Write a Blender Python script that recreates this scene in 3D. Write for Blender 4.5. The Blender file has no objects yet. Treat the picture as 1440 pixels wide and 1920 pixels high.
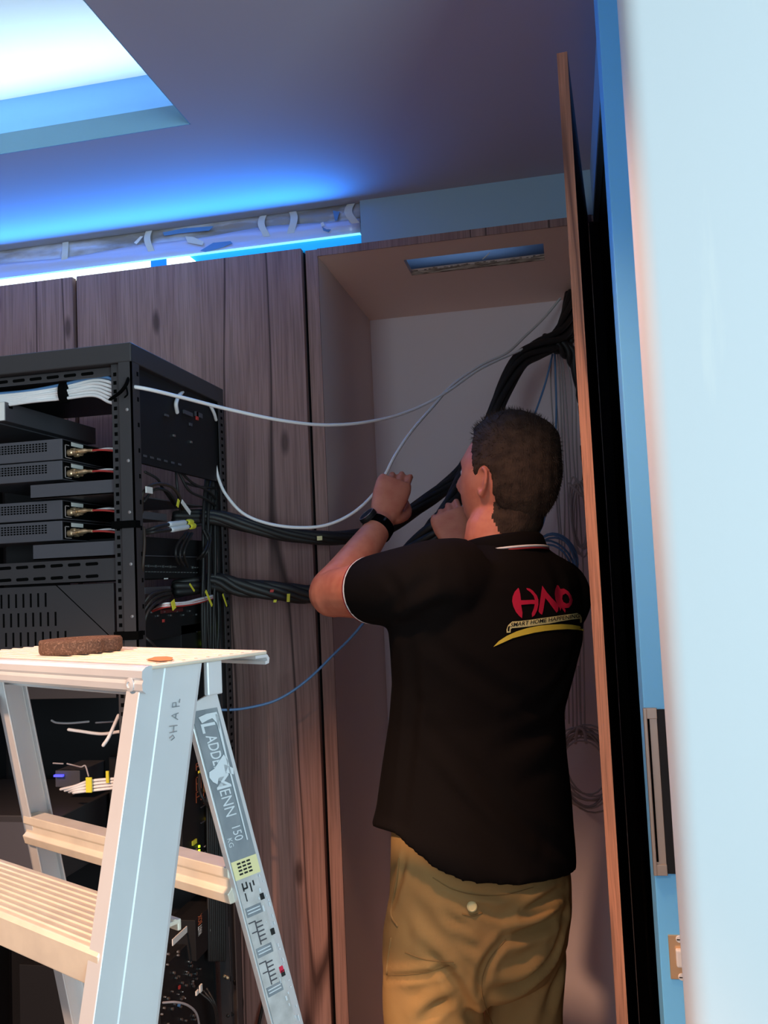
import bpy, bmesh, math, random
import numpy as np
from mathutils import Vector, Matrix
from mathutils.bvhtree import BVHTree
random.seed(7); np.random.seed(7)
sc = bpy.context.scene
COL = sc.collection

# ------------------------------------------------------------------ camera
CAM = np.array([0.0, 0.0, 1.5])
CR = np.array([0.97733589, 0.20680611, -0.0452305])
CU = np.array([0.05903346, -0.06106425, 0.99638658])
CF = np.array([-0.20329687, 0.97647447, 0.07188877])
FP = 1650.0
cd = bpy.data.cameras.new('camera'); co = bpy.data.objects.new('camera', cd); COL.objects.link(co)
cd.sensor_fit = 'VERTICAL'; cd.sensor_height = 36; cd.lens = FP / 1920 * 36; cd.clip_start = 0.02
M = Matrix.Identity(4)
for i in range(3):
    M[i][0] = CR[i]; M[i][1] = CU[i]; M[i][2] = -CF[i]; M[i][3] = CAM[i]
co.matrix_world = M
sc.camera = co

# ------------------------------------------------------------------ world, lights, exposure
vs = sc.view_settings
sc.display_settings.display_device = 'sRGB'
vs.view_transform = 'Standard'; vs.look = 'None'; vs.gamma = 1.0; vs.exposure = 0.0; vs.use_curve_mapping = False
W = bpy.data.worlds.new('world'); sc.world = W; W.use_nodes = True
bg = W.node_tree.nodes['Background']
bg.inputs[0].default_value = (1.0, 0.84, 0.87, 1); bg.inputs[1].default_value = 0.175

def light(name, kind, loc, target, energy, color, **kw):
    d = bpy.data.lights.new(name, kind); d.energy = energy; d.color = color
    for k, v in kw.items(): setattr(d, k, v)
    o = bpy.data.objects.new(name, d); COL.objects.link(o)
    o.location = loc
    dirv = Vector(target) - Vector(loc)
    o.rotation_euler = dirv.to_track_quat('-Z', 'Y').to_euler()
    return o

# warm downlight in the ceiling behind and left of the camera
light('downlight_and_fill', 'SPOT', (-1.05, -0.35, 2.40), (-0.80, 0.75, 0.90), 230, (1.0, 0.58, 0.35), spot_size=math.radians(56), spot_blend=0.6, shadow_soft_size=0.05)
# added warm fill between tray and cabinets, for the door edge and the man
light('downlight_and_fill', 'SPOT', (-0.34, 0.93, 2.42), (-0.06, 1.22, 0.0), 68, (1.0, 0.52, 0.29), spot_size=math.radians(84), spot_blend=0.7, shadow_soft_size=0.05)
# daylight from a window behind and right of the camera
light('window_and_fill', 'AREA', (1.55, -1.2, 1.5), (0.3, 0.9, 1.5), 62, (0.62, 0.91, 1.0), shape='RECTANGLE', size=0.9, size_y=1.5)
light('window_and_fill', 'AREA', (-0.75, -2.4, 1.7), (0.1, 1.3, 1.5), 24, (0.62, 0.86, 1.0), shape='RECTANGLE', size=0.8, size_y=1.4)  # added cool fill for the door edge and cabinet, no window here
# ------------------------------------------------------------------ helpers
def ray(x, y): return CF + CR * ((x - 720) / FP) + CU * ((960 - y) / FP)
def PY(x, y, Y): d = ray(x, y); return CAM + d * (Y / d[1])
def PX(x, y, X): d = ray(x, y); return CAM + d * (X / d[0])
def PZ(x, y, Z): d = ray(x, y); return CAM + d * ((Z - 1.5) / d[2])
def s2l(c):
    return tuple((v / 12.92 if v <= 0.04045 else ((v + 0.055) / 1.055) ** 2.4) for v in c)
def rgb(r, g, b): return s2l((r / 255, g / 255, b / 255)) + (1.0,)

def mat(name, col, rough=0.6, metal=0.0, emit=None, estr=1.0, bump=None, var=None, spec=0.5):
    m = bpy.data.materials.new(name); m.use_nodes = True
    nt = m.node_tree; p = nt.nodes['Principled BSDF']
    p.inputs['Base Color'].default_value = col; p.inputs['Roughness'].default_value = rough
    p.inputs['Metallic'].default_value = metal
    p.inputs['Specular IOR Level'].default_value = spec
    if emit:
        p.inputs['Emission Color'].default_value = emit; p.inputs['Emission Strength'].default_value = estr
    tc = nt.nodes.new('ShaderNodeTexCoord')
    if var:   # (scale vec, amount, second colour)
        mp = nt.nodes.new('ShaderNodeMapping'); mp.inputs['Scale'].default_value = var[0]
        nz = nt.nodes.new('ShaderNodeTexNoise'); nz.inputs['Scale'].default_value = 1.0; nz.inputs['Detail'].default_value = 5
        rp = nt.nodes.new('ShaderNodeValToRGB'); rp.color_ramp.elements[0].position = var[1]; rp.color_ramp.elements[1].position = var[2]
        rp.color_ramp.elements[0].color = col; rp.color_ramp.elements[1].color = var[3]
        nt.links.new(tc.outputs['Object'], mp.inputs[0]); nt.links.new(mp.outputs[0], nz.inputs['Vector'])
        nt.links.new(nz.outputs['Fac'], rp.inputs[0]); nt.links.new(rp.outputs[0], p.inputs['Base Color'])
    if bump:  # (scale vec, strength, distance)
        mp = nt.nodes.new('ShaderNodeMapping'); mp.inputs['Scale'].default_value = bump[0]
        nz = nt.nodes.new('ShaderNodeTexNoise'); nz.inputs['Scale'].default_value = 1.0; nz.inputs['Detail'].default_value = 4
        b = nt.nodes.new('ShaderNodeBump'); b.inputs['Strength'].default_value = bump[1]; b.inputs['Distance'].default_value = bump[2]
        nt.links.new(tc.outputs['Object'], mp.inputs[0]); nt.links.new(mp.outputs[0], nz.inputs['Vector'])
        nt.links.new(nz.outputs['Fac'], b.inputs['Height']); nt.links.new(b.outputs[0], p.inputs['Normal'])
    return m

def wood(name, dark, mid, light_, gscale=1.0, knots=True):
    m = bpy.data.materials.new(name); m.use_nodes = True
    nt = m.node_tree; N = nt.nodes.new; L = nt.links.new; p = nt.nodes['Principled BSDF']
    p.inputs['Roughness'].default_value = 0.6; p.inputs['Specular IOR Level'].default_value = 0.25
    tc = N('ShaderNodeTexCoord')
    # warp so grain bends round the knots
    w = N('ShaderNodeMapping'); w.inputs['Scale'].default_value = (5 * gscale, 5 * gscale, 0.9 * gscale); L(tc.outputs['Object'], w.inputs[0])
    wn = N('ShaderNodeTexNoise'); wn.inputs['Scale'].default_value = 1; wn.inputs['Detail'].default_value = 2; L(w.outputs[0], wn.inputs['Vector'])
    sub = N('ShaderNodeVectorMath'); sub.operation = 'SCALE'; sub.inputs[3].default_value = 0.045 / gscale; L(wn.outputs['Color'], sub.inputs[0])
    add = N('ShaderNodeVectorMath'); L(tc.outputs['Object'], add.inputs[0]); L(sub.outputs[0], add.inputs[1])
    def noise(sx, sz, det, src):
        mp = N('ShaderNodeMapping'); mp.inputs['Scale'].default_value = (sx * gscale, sx * gscale, sz * gscale); L(src, mp.inputs[0])
        nz = N('ShaderNodeTexNoise'); nz.inputs['Scale'].default_value = 1; nz.inputs['Detail'].default_value = det; L(mp.outputs[0], nz.inputs['Vector'])
        return nz.outputs['Fac']
    broad = noise(13, 0.45, 3, add.outputs[0]); fine = noise(240, 5, 4, add.outputs[0]); crack = noise(9, 0.42, 1, add.outputs[0])
    r1 = N('ShaderNodeValToRGB'); L(broad, r1.inputs[0])
    r1.color_ramp.elements[0].position = 0.32; r1.color_ramp.elements[0].color = mid
    r1.color_ramp.elements[1].position = 0.68; r1.color_ramp.elements[1].color = light_
    r2 = N('ShaderNodeValToRGB'); L(fine, r2.inputs[0])
    r2.color_ramp.elements[0].position = 0.33; r2.color_ramp.elements[0].color = (0.72, 0.72, 0.72, 1)
    r2.color_ramp.elements[1].position = 0.6; r2.color_ramp.elements[1].color = (1.08, 1.08, 1.08, 1)
    mx = N('ShaderNodeMix'); mx.data_type = 'RGBA'; mx.blend_type = 'MULTIPLY'; mx.inputs[0].default_value = 1
    L(r1.outputs[0], mx.inputs[6]); L(r2.outputs[0], mx.inputs[7])
    out = mx.outputs[2]
    # thin dark cracks along the grain where a noise crosses a level
    r3 = N('ShaderNodeValToRGB'); L(crack, r3.inputs[0]); cr = r3.color_ramp
    cr.elements[0].position = 0.392; cr.elements[0].color = (0, 0, 0, 1)
    cr.elements[1].position = 0.428; cr.elements[1].color = (0, 0, 0, 1)
    e = cr.elements.new(0.412); e.color = (1, 1, 1, 1)
    m2 = N('ShaderNodeMix'); m2.data_type = 'RGBA'; L(r3.outputs[0], m2.inputs[0]); L(out, m2.inputs[6]); m2.inputs[7].default_value = dark
    out = m2.outputs[2]
    if knots:
        sp = N('ShaderNodeSeparateXYZ'); L(add.outputs[0], sp.inputs[0]); cb = N('ShaderNodeCombineXYZ'); L(sp.outputs[0], cb.inputs[0]); L(sp.outputs[2], cb.inputs[1])
        mp = N('ShaderNodeMapping'); mp.inputs['Scale'].default_value = (5.2, 1.9, 1); L(cb.outputs[0], mp.inputs[0])
        vo = N('ShaderNodeTexVoronoi'); vo.voronoi_dimensions = '2D'; vo.inputs['Scale'].default_value = 1.0; L(mp.outputs[0], vo.inputs['Vector'])
        r4 = N('ShaderNodeValToRGB'); L(vo.outputs['Distance'], r4.inputs[0])
        r4.color_ramp.elements[0].position = 0.03; r4.color_ramp.elements[0].color = (0.7, 0.7, 0.7, 1)
        r4.color_ramp.elements[1].position = 0.075; r4.color_ramp.elements[1].color = (0, 0, 0, 1)
        m3 = N('ShaderNodeMix'); m3.data_type = 'RGBA'; L(r4.outputs[0], m3.inputs[0]); L(out, m3.inputs[6]); m3.inputs[7].default_value = dark
        out = m3.outputs[2]
    L(out, p.inputs['Base Color'])
    b = N('ShaderNodeBump'); b.inputs['Strength'].default_value = 0.15; b.inputs['Distance'].default_value = 0.001
    L(fine, b.inputs['Height']); L(b.outputs[0], p.inputs['Normal'])
    return m

class MB:
    def __init__(s): s.v = []; s.f = []
    def add(s, vs_, fs):
        o = len(s.v); s.v += [tuple(float(c) for c in p) for p in vs_]; s.f += [tuple(i + o for i in f) for f in fs]; return s
    def hexa(s, b, t):   # bottom quad, top quad (same winding)
        return s.add(list(b) + list(t), [(3, 2, 1, 0), (4, 5, 6, 7), (0, 1, 5, 4), (1, 2, 6, 5), (2, 3, 7, 6), (3, 0, 4, 7)])
    def box(s, a, b):
        x0, y0, z0 = (min(a[i], b[i]) for i in range(3)); x1, y1, z1 = (max(a[i], b[i]) for i in range(3))
        return s.hexa([(x0, y0, z0), (x1, y0, z0), (x1, y1, z0), (x0, y1, z0)], [(x0, y0, z1), (x1, y0, z1), (x1, y1, z1), (x0, y1, z1)])
    def frame(s, o, ax, ay, az):   # box from origin and three edge vectors
        o, ax, ay, az = (np.array(k, float) for k in (o, ax, ay, az))
        return s.hexa([o, o + ax, o + ax + ay, o + ay], [o + az, o + ax + az, o + ax + ay + az, o + ay + az])
    def prism(s, poly, d):
        d = np.array(d, float); n = len(poly); a = [np.array(p, float) for p in poly]
        s.add(a + [p + d for p in a], [tuple(range(n))[::-1], tuple(range(n, 2 * n))] + [(i, (i + 1) % n, n + (i + 1) % n, n + i) for i in range(n)])
        return s
    def loft(s, rings, cap=True):
        n = len(rings[0]); vs_ = [p for r in rings for p in r]; fs = []
        for k in range(len(rings) - 1):
            for i in range(n):
                j = (i + 1) % n
                fs.append((k * n + i, k * n + j, (k + 1) * n + j, (k + 1) * n + i))
        if cap: fs.append(tuple(range(n))[::-1]); fs.append(tuple(range((len(rings) - 1) * n, len(rings) * n)))
        return s.add(vs_, fs)
    def tube(s, pts, r, seg=8, round_=False, flat=1.0):
        pts = [np.array(p, float) for p in pts]; n = len(pts)
        rr = r if hasattr(r, '__len__') else [r] * n
        if round_:
            d0 = pts[0] - pts[1]; d0 /= np.linalg.norm(d0) + 1e-9; d1 = pts[-1] - pts[-2]; d1 /= np.linalg.norm(d1) + 1e-9
            pre = [(pts[0] + d0 * rr[0] * k, rr[0] * math.sqrt(max(1 - k * k, 0.0004))) for k in (0.999, 0.92, 0.75, 0.45)]
            post = [(pts[-1] + d1 * rr[-1] * k, rr[-1] * math.sqrt(max(1 - k * k, 0.0004))) for k in (0.45, 0.75, 0.92, 0.999)]
            pts = [p for p, _ in pre] + pts + [p for p, _ in post]; rr = [q for _, q in pre] + list(rr) + [q for _, q in post]; n = len(pts)
        T = []
        for i in range(n):
            t = pts[min(i + 1, n - 1)] - pts[max(i - 1, 0)]; T.append(t / (np.linalg.norm(t) + 1e-12))
        up = np.array([0, 0, 1.0]) if abs(T[0][2]) < 0.9 else np.array([1.0, 0, 0])
        a = np.cross(T[0], up); a /= np.linalg.norm(a); rings = []
        for i in range(n):
            a = a - T[i] * (a @ T[i]); a /= np.linalg.norm(a) + 1e-12; b = np.cross(T[i], a)
            rings.append([pts[i] + rr[i] * (math.cos(2 * math.pi * k / seg) * a + flat * math.sin(2 * math.pi * k / seg) * b) for k in range(seg)])
        return s.loft(rings)
    def lathe(s, c, axis, prof, seg=20):   # prof: (radius, height)
        c = np.array(c, float); ax = np.array(axis, float); ax /= np.linalg.norm(ax)
        a = np.cross(ax, [0, 0, 1.0] if abs(ax[2]) < 0.9 else [1.0, 0, 0]); a /= np.linalg.norm(a); b = np.cross(ax, a)
        return s.loft([[c + ax * h + r * (math.cos(2 * math.pi * k / seg) * a + math.sin(2 * math.pi * k / seg) * b) for k in range(seg)] for r, h in prof])
    def ball(s, c, r, seg=16, rot=None):   # r scalar or 3; rot columns
        c = np.array(c, float); r = np.array([r] * 3 if not hasattr(r, '__len__') else r, float); R = np.eye(3) if rot is None else np.array(rot)
        nr = seg // 2
        rings = []
        for i in range(nr + 1):
            th = math.pi * min(max(i / nr, 0.01), 0.99)
            rings.append([c + R @ (r * np.array([math.sin(th) * math.cos(2 * math.pi * k / seg), math.sin(th) * math.sin(2 * math.pi * k / seg), math.cos(th)])) for k in range(seg)])
        return s.loft(rings[::-1])
    def mesh(s, name):
        me = bpy.data.meshes.new(name); me.from_pydata(s.v, [], s.f); me.update()
        bm = bmesh.new(); bm.from_mesh(me); bmesh.ops.recalc_face_normals(bm, faces=bm.faces); bm.to_mesh(me); bm.free()
        return me
    def build(s, name, m, parent=None, smooth=False, bevel=0, **tagkw):
        return link(s.mesh(name), name, m, parent, smooth, bevel, **tagkw)

def link(me, name, m, parent=None, smooth=False, bevel=0, **tagkw):
    o = bpy.data.objects.new(name, me); COL.objects.link(o)
    if m is not None: me.materials.clear(); me.materials.append(m)
    if smooth: me.polygons.foreach_set('use_smooth', [True] * len(me.polygons))
    if bevel:
        md = o.modifiers.new('bevel', 'BEVEL'); md.width = bevel; md.segments = 2; md.limit_method = 'ANGLE'; md.angle_limit = math.radians(40)
    if parent: attach(o, parent)
    tag(o, **tagkw)
    return o
def root_loc(o):
    p = Vector((0, 0, 0))
    while o: p = p + o.location; o = o.parent
    return p
def attach(o, parent):
    o.parent = parent
    pm = Matrix.Translation(parent_loc(parent))
    o.matrix_parent_inverse = pm.inverted()
def parent_loc(p):
    # accumulated world translation of p (parents here only translate)
    t = Vector(p.location); q = p
    while q.parent:
        t = t + q.matrix_parent_inverse.translation + q.parent.location; q = q.parent
    return t
def tag(o, label=None, cat=None, group=None, kind=None):
    if label: o['label'] = label
    if cat: o['category'] = cat
    if group: o['group'] = group
    if kind: o['kind'] = kind
    return o
def thing(name, loc, label, cat, group=None):
    o = bpy.data.objects.new(name, None); COL.objects.link(o); o.location = [float(c) for c in loc]; o.empty_display_size = 0.05
    return tag(o, label, cat, group)
def smoothpath(pts, sub=8):
    P = [np.array(p, float) for p in pts]; P = [2 * P[0] - P[1]] + P + [2 * P[-1] - P[-2]]; out = []
    for i in range(1, len(P) - 2):
        for k in range(sub):
            t = k / sub
            out.append(0.5 * ((2 * P[i]) + (-P[i - 1] + P[i + 1]) * t + (2 * P[i - 1] - 5 * P[i] + 4 * P[i + 1] - P[i + 2]) * t * t + (-P[i - 1] + 3 * P[i] - 3 * P[i + 1] + P[i + 2]) * t ** 3))
    out.append(P[-2]); return out
def rayp(lst): return [PY(*p) for p in lst]
def cable(name, label, cat, pts, r, m, group=None, parent=None, sub=8, seg=8):
    mb = MB().tube(smoothpath(pts, sub), r, seg, round_=True)
    return mb.build(name, m, parent, smooth=True, label=label, cat=cat, group=group)

def mesh2d_poly(loops):
    c = bpy.data.curves.new('outline', 'CURVE'); c.dimensions = '2D'; c.fill_mode = 'BOTH'
    for lp in loops:
        sp = c.splines.new('POLY'); sp.points.add(len(lp) - 1); sp.use_cyclic_u = True
        for i, p in enumerate(lp): sp.points[i].co = (p[0], p[1], 0, 1)
    return curve_mesh(c)
def mesh2d_text(txt, bold=0.0):
    c = bpy.data.curves.new('lettering', 'FONT'); c.body = txt; c.size = 1.0; c.offset = bold; c.resolution_u = 3
    return curve_mesh(c)
def curve_mesh(c):
    o = bpy.data.objects.new('tmp', c); COL.objects.link(o)
    dg = bpy.context.evaluated_depsgraph_get(); me = bpy.data.meshes.new_from_object(o.evaluated_get(dg))
    bpy.data.objects.remove(o); return me
def bbox2(me):
    a = np.array([v.co[:2] for v in me.vertices]); return a.min(0), a.max(0)
def remap(me, fn, maxlen=None):
    if maxlen:
        bm = bmesh.new(); bm.from_mesh(me); bmesh.ops.triangulate(bm, faces=bm.faces)
        for _ in range(4):
            es = [e for e in bm.edges if e.calc_length() > maxlen]
            if not es: break
            bmesh.ops.subdivide_edges(bm, edges=es, cuts=1); bmesh.ops.triangulate(bm, faces=bm.faces)
        bm.to_mesh(me); bm.free()
    for v in me.vertices: v.co = Vector([float(c) for c in fn(v.co[0], v.co[1])])
    me.update(); return me
def flat_text(txt, o, ax, ay, name, m, parent, bold=0.0, **kw):
    """text whose box is spanned by ax (reading direction) and ay (up), starting at o"""
    me = mesh2d_text(txt, bold); lo, hi = bbox2(me); o, ax, ay = (np.array(k, float) for k in (o, ax, ay))
    remap(me, lambda x, y: o + ax * ((x - lo[0]) / (hi[0] - lo[0])) + ay * ((y - lo[1]) / (hi[1] - lo[1])))
    return link(me, name, m, parent, **kw)

def voxel(mb, size, iters, fac=0.5):
    me = mb.mesh('tmp'); o = bpy.data.objects.new('tmp', me); COL.objects.link(o)
    r = o.modifiers.new('r', 'REMESH'); r.mode = 'VOXEL'; r.voxel_size = size; r.adaptivity = 0
    if iters:
        s = o.modifiers.new('s', 'SMOOTH'); s.factor = fac; s.iterations = iters
    dg = bpy.context.evaluated_depsgraph_get(); out = bpy.data.meshes.new_from_object(o.evaluated_get(dg))
    bpy.data.objects.remove(o); return out
def getv(me):
    a = np.empty(len(me.vertices) * 3); me.vertices.foreach_get('co', a); return a.reshape(-1, 3)
def getn(me):
    return np.array([v.normal[:] for v in me.vertices])
def setv(me, a): me.vertices.foreach_set('co', a.ravel()); me.update()
def bvh(me): return BVHTree.FromPolygons([v.co[:] for v in me.vertices], [p.vertices[:] for p in me.polygons])
def hit(tree, x, y):
    d = Vector(ray(x, y)).normalized(); h = tree.ray_cast(Vector(CAM), d)
    return None if h[0] is None else np.array(h[0])
def crease(me, lines):
    """sculpt folds: each line is (pixel points read off the photo, width m, depth m, +ridge/-valley)"""
    tree = bvh(me); V = getv(me); Nn = getn(me); D = np.zeros(len(V))
    for pts, w, dep in lines:
        P = []
        for p in smoothpath([(x, y, 0) for x, y in pts], 6):
            h = hit(tree, p[0], p[1])
            if h is not None: P.append(h)
        if len(P) < 2: continue
        best = np.full(len(V), 1e9); para = np.zeros(len(V))
        for i in range(len(P) - 1):
            a, b = P[i], P[i + 1]; ab = b - a; L2 = ab @ ab + 1e-12
            t = np.clip(((V - a) @ ab) / L2, 0, 1); d = np.linalg.norm(V - (a + t[:, None] * ab), axis=1)
            k = d < best; best[k] = d[k]; para[k] = (i + t[k]) / (len(P) - 1)
        fade = np.sin(np.pi * np.clip(para, 0.04, 0.96)) ** 0.6
        g = best / w
        D += dep * fade * (np.exp(-g * g) - 0.55 * np.exp(-((g - 1.6) / 0.8) ** 2))
    setv(me, V + Nn * D[:, None])

# ------------------------------------------------------------------ materials
MT = {}
MT['paint'] = mat('ceiling_paint', rgb(176, 174, 190), 0.85, spec=0.2)
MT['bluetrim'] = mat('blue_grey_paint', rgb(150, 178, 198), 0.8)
MT['wallpaint'] = mat('wall_paint', rgb(222, 224, 226), 0.7, bump=((60, 60, 60), 0.08, 0.001), var=((22, 22, 2.2), 0.60, 0.78, rgb(240, 238, 232)), spec=0.3)
MT['closet'] = mat('closet_lining', rgb(226, 206, 200), 0.6, spec=0.3)
MT['wood'] = wood('knotty_oak', rgb(54, 36, 34), rgb(136, 102, 97), rgb(160, 126, 118))
MT['edge'] = wood('oak_edge_band', rgb(120, 82, 70), rgb(188, 122, 94), rgb(212, 150, 118), 1.8, knots=False)
MT['blacklam'] = mat('black_laminate', rgb(26, 24, 28), 0.5, spec=0.3)
MT['rack'] = mat('rack_black', rgb(54, 51, 53), 0.45, bump=((400, 400, 400), 0.06, 0.0004))
MT['black'] = mat('matt_black', rgb(24, 23, 25), 0.6, spec=0.3)
MT['grey'] = mat('dark_grey_metal', rgb(74, 72, 78), 0.5)
MT['hole'] = mat('void_black', rgb(6, 6, 6), 0.9, spec=0.05)
MT['steel'] = mat('steel', rgb(200, 200, 200), 0.3, 1.0)
MT['white'] = mat('white_pvc', rgb(236, 232, 232), 0.45)
MT['bluec'] = mat('blue_pvc', rgb(88, 130, 178), 0.45)
MT['greyc'] = mat('grey_pvc', rgb(172, 160, 160), 0.5)
MT['cblack'] = mat('black_braid', rgb(30, 28, 28), 0.55, bump=((500, 500, 500), 0.3, 0.0006))
MT['red'] = mat('red_pvc', rgb(190, 60, 55), 0.5)
MT['gold'] = mat('gold_plug', rgb(225, 190, 150), 0.3, 0.8)
MT['yellow'] = mat('yellow_tape', rgb(220, 210, 60), 0.55)
MT['paper'] = mat('white_label', rgb(225, 220, 215), 0.7)
MT['ink'] = mat('black_ink', rgb(20, 20, 22), 0.8)
MT['alu'] = mat('brushed_aluminium', rgb(222, 224, 226), 0.42, 0.5, bump=((8, 8, 400), 0.05, 0.0003), var=((6, 6, 3), 0.35, 0.75, rgb(200, 202, 206)))
MT['aluw'] = mat('worn_step_aluminium', rgb(232, 222, 204), 0.5, 0.5, bump=((200, 200, 60), 0.2, 0.0004), var=((30, 30, 30), 0.4, 0.7, rgb(220, 210, 194)))
MT['lab'] = mat('grey_label', rgb(118, 124, 130), 0.55, var=((40, 40, 20), 0.40, 0.72, rgb(142, 147, 152)))
MT['labw'] = mat('label_white_print', rgb(206, 210, 214), 0.6)
MT['laby'] = mat('label_cream', rgb(225, 214, 160), 0.6)
MT['labp'] = mat('label_pale', rgb(196, 192, 190), 0.55, var=((60, 60, 60), 0.35, 0.7, rgb(168, 164, 162)))
MT['foam'] = mat('brown_felt', rgb(86, 68, 60), 0.95, bump=((700, 700, 700), 0.9, 0.002), var=((500, 500, 500), 0.5, 0.75, rgb(130, 106, 94)), spec=0.05)
MT['rust'] = mat('brown_stain', rgb(176, 112, 72), 0.9)
MT['skin'] = mat('skin', rgb(222, 138, 110), 0.5, var=((45, 45, 45), 0.4, 0.8, rgb(208, 116, 92)), bump=((260, 260, 260), 0.12, 0.0006), spec=0.35)
MT['hair'] = mat('brown_hair', rgb(78, 60, 48), 0.7, var=((38, 38, 70), 0.36, 0.72, rgb(52, 39, 32)), bump=((420, 420, 160), 0.8, 0.002), spec=0.15)
MT['shirt'] = mat('black_cotton', rgb(18, 14, 13), 0.9, bump=((700, 700, 700), 0.25, 0.0006), spec=0.1)
MT['khaki'] = mat('khaki_cotton', rgb(170, 136, 86), 0.85, bump=((600, 600, 600), 0.3, 0.0006), var=((14, 14, 14), 0.35, 0.75, rgb(162, 128, 82)), spec=0.15)
MT['khakid'] = mat('khaki_seam', rgb(146, 116, 74), 0.85, spec=0.1)
MT['logor'] = mat('crimson_print', rgb(205, 30, 66), 0.6)
MT['logoy'] = mat('yellow_print', rgb(226, 200, 70), 0.6)
MT['logoc'] = mat('cream_print', rgb(232, 218, 150), 0.6)
MT['stripe'] = mat('white_knit', rgb(235, 230, 228), 0.8)
MT['striper'] = mat('red_knit', rgb(150, 40, 45), 0.8)
MT['leather'] = mat('dark_leather', rgb(50, 38, 30), 0.6)
MT['doorblue'] = mat('door_cool_light_tint', rgb(112, 198, 255), 0.55)  # cool light falling on the door edge is put into this colour
MT['pull'] = mat('pull_steel', rgb(196, 180, 166), 0.35, 0.85)
MT['film'] = mat('silver_film', rgb(205, 204, 214), 0.3, 0.15, var=((6, 3, 26), 0.40, 0.58, rgb(150, 142, 138)), bump=((20, 20, 30), 0.5, 0.004))
MT['film2'] = mat('lilac_film', rgb(192, 190, 212), 0.3, 0.1, bump=((8, 20, 60), 0.4, 0.003))
MT['masking'] = mat('masking_tape', rgb(206, 200, 190), 0.8)
MT['ledw'] = mat('led_white', rgb(240, 245, 235), 0.5, emit=rgb(245, 255, 235), estr=1.6)
MT['ledb'] = mat('led_blue', rgb(60, 170, 235), 0.5, emit=rgb(0, 165, 245), estr=0.62)
MT['ledd'] = mat('led_blue_dim', rgb(40, 140, 225), 0.5, emit=rgb(0, 110, 225), estr=0.6)
MT['ledline'] = mat('led_line', rgb(160, 240, 250), 0.5, emit=rgb(150, 240, 255), estr=1.0)
MT['floor'] = mat('timber_floor', rgb(150, 105, 75), 0.5, var=((3, 40, 3), 0.35, 0.7, rgb(120, 82, 58)))
def emit(n, c, s): MT[n] = mat(n, c, 0.5, emit=c, estr=s)
emit('led_green', rgb(190, 240, 40), 2.5); emit('led_yellow', rgb(250, 215, 50), 2.5); emit('led_bluepin', rgb(70, 70, 255), 2.0)
MT['orange'] = mat('orange_print', rgb(190, 96, 60), 0.7)

# ------------------------------------------------------------------ the setting
YC, ZD, ZC, XW = 2.071, 2.32, 2.429, 0.10
TX, TY = -0.699, 1.613        # inner corner of the ceiling tray
S = 'structure'
mb = MB()
mb.box((-3.2, TY, ZC), (0.9, 2.9, ZC + 0.045))         # strip over the cabinets
mb.box((TX, -2.5, ZC), (2.2, TY, ZC + 0.045))          # strip to the right
mb.build('ceiling', MT['paint'], kind=S, label='dropped plaster ceiling lit blue near the cabinets')
MB().box((-3.2, TY - 0.002, ZC), (TX, TY, ZC + 0.045)).box((TX - 0.002, -2.5, ZC), (TX, TY, ZC + 0.045)).build('trim_3', mat('tray_lip_blue_lit', rgb(120, 165, 195), 0.8), kind=S, label='lip of the ceiling tray with blue bounce light in its colour')  # blue bounce light put into the lip colour
mb = MB()
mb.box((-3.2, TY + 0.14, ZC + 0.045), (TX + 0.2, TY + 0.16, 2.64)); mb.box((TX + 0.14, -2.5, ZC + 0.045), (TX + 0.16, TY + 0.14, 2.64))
mb.build('trim_4', mat('tray_upstand_blue_lit', rgb(128, 180, 228), 0.8), kind=S, label='upstand round the ceiling tray with blue LED light in its colour')  # blue of the tray LEDs put into the upstand colour
mb = MB()
mb.box((-3.2, -2.5, 2.64), (TX + 0.2, TY + 0.2, 2.66))
mb.build('ceiling_tray', mat('tray_paint', rgb(222, 220, 222), 0.85, spec=0.2), kind=S, label='bright recessed tray of the ceiling')
MB().box((-3.2, -3.0, -0.03), (2.2, 2.9, 0)).build('floor', MT['floor'], kind=S, label='floor of the room')
MB().box((-3.2, 2.72, 0), (1.0, 2.8, ZC)).build('wall_back', MT['wallpaint'], kind=S, label='wall behind the cabinets')
# bulkhead over the open cabinet
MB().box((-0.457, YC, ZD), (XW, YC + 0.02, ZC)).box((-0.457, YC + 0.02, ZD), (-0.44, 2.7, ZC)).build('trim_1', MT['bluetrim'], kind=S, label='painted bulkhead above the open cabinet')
# side wall between cabinet and door jamb: painted above, black panel below
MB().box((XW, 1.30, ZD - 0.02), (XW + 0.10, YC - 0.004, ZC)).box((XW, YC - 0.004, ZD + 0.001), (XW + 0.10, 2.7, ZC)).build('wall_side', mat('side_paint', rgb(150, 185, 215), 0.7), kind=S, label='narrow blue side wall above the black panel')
MB().box((XW + 0.012, 1.30, 0), (XW + 0.1, YC - 0.004, ZD - 0.02)).build('trim_2', MT['blacklam'], kind=S, label='tall black panel between the open door and the jamb')
# door edge with pull and latch plate
JX, JY = 0.0835, 1.22
d1 = MB().box((JX, JY, 0), (JX + 0.045, JY + 0.075, ZC)).build('door_1', MT['doorblue'], kind=S, bevel=0.0015, label='edge of the sliding door with cool blue light in its colour')
def JP(x, y, off=0.0): return PY(x, y, JY - off)
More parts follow.
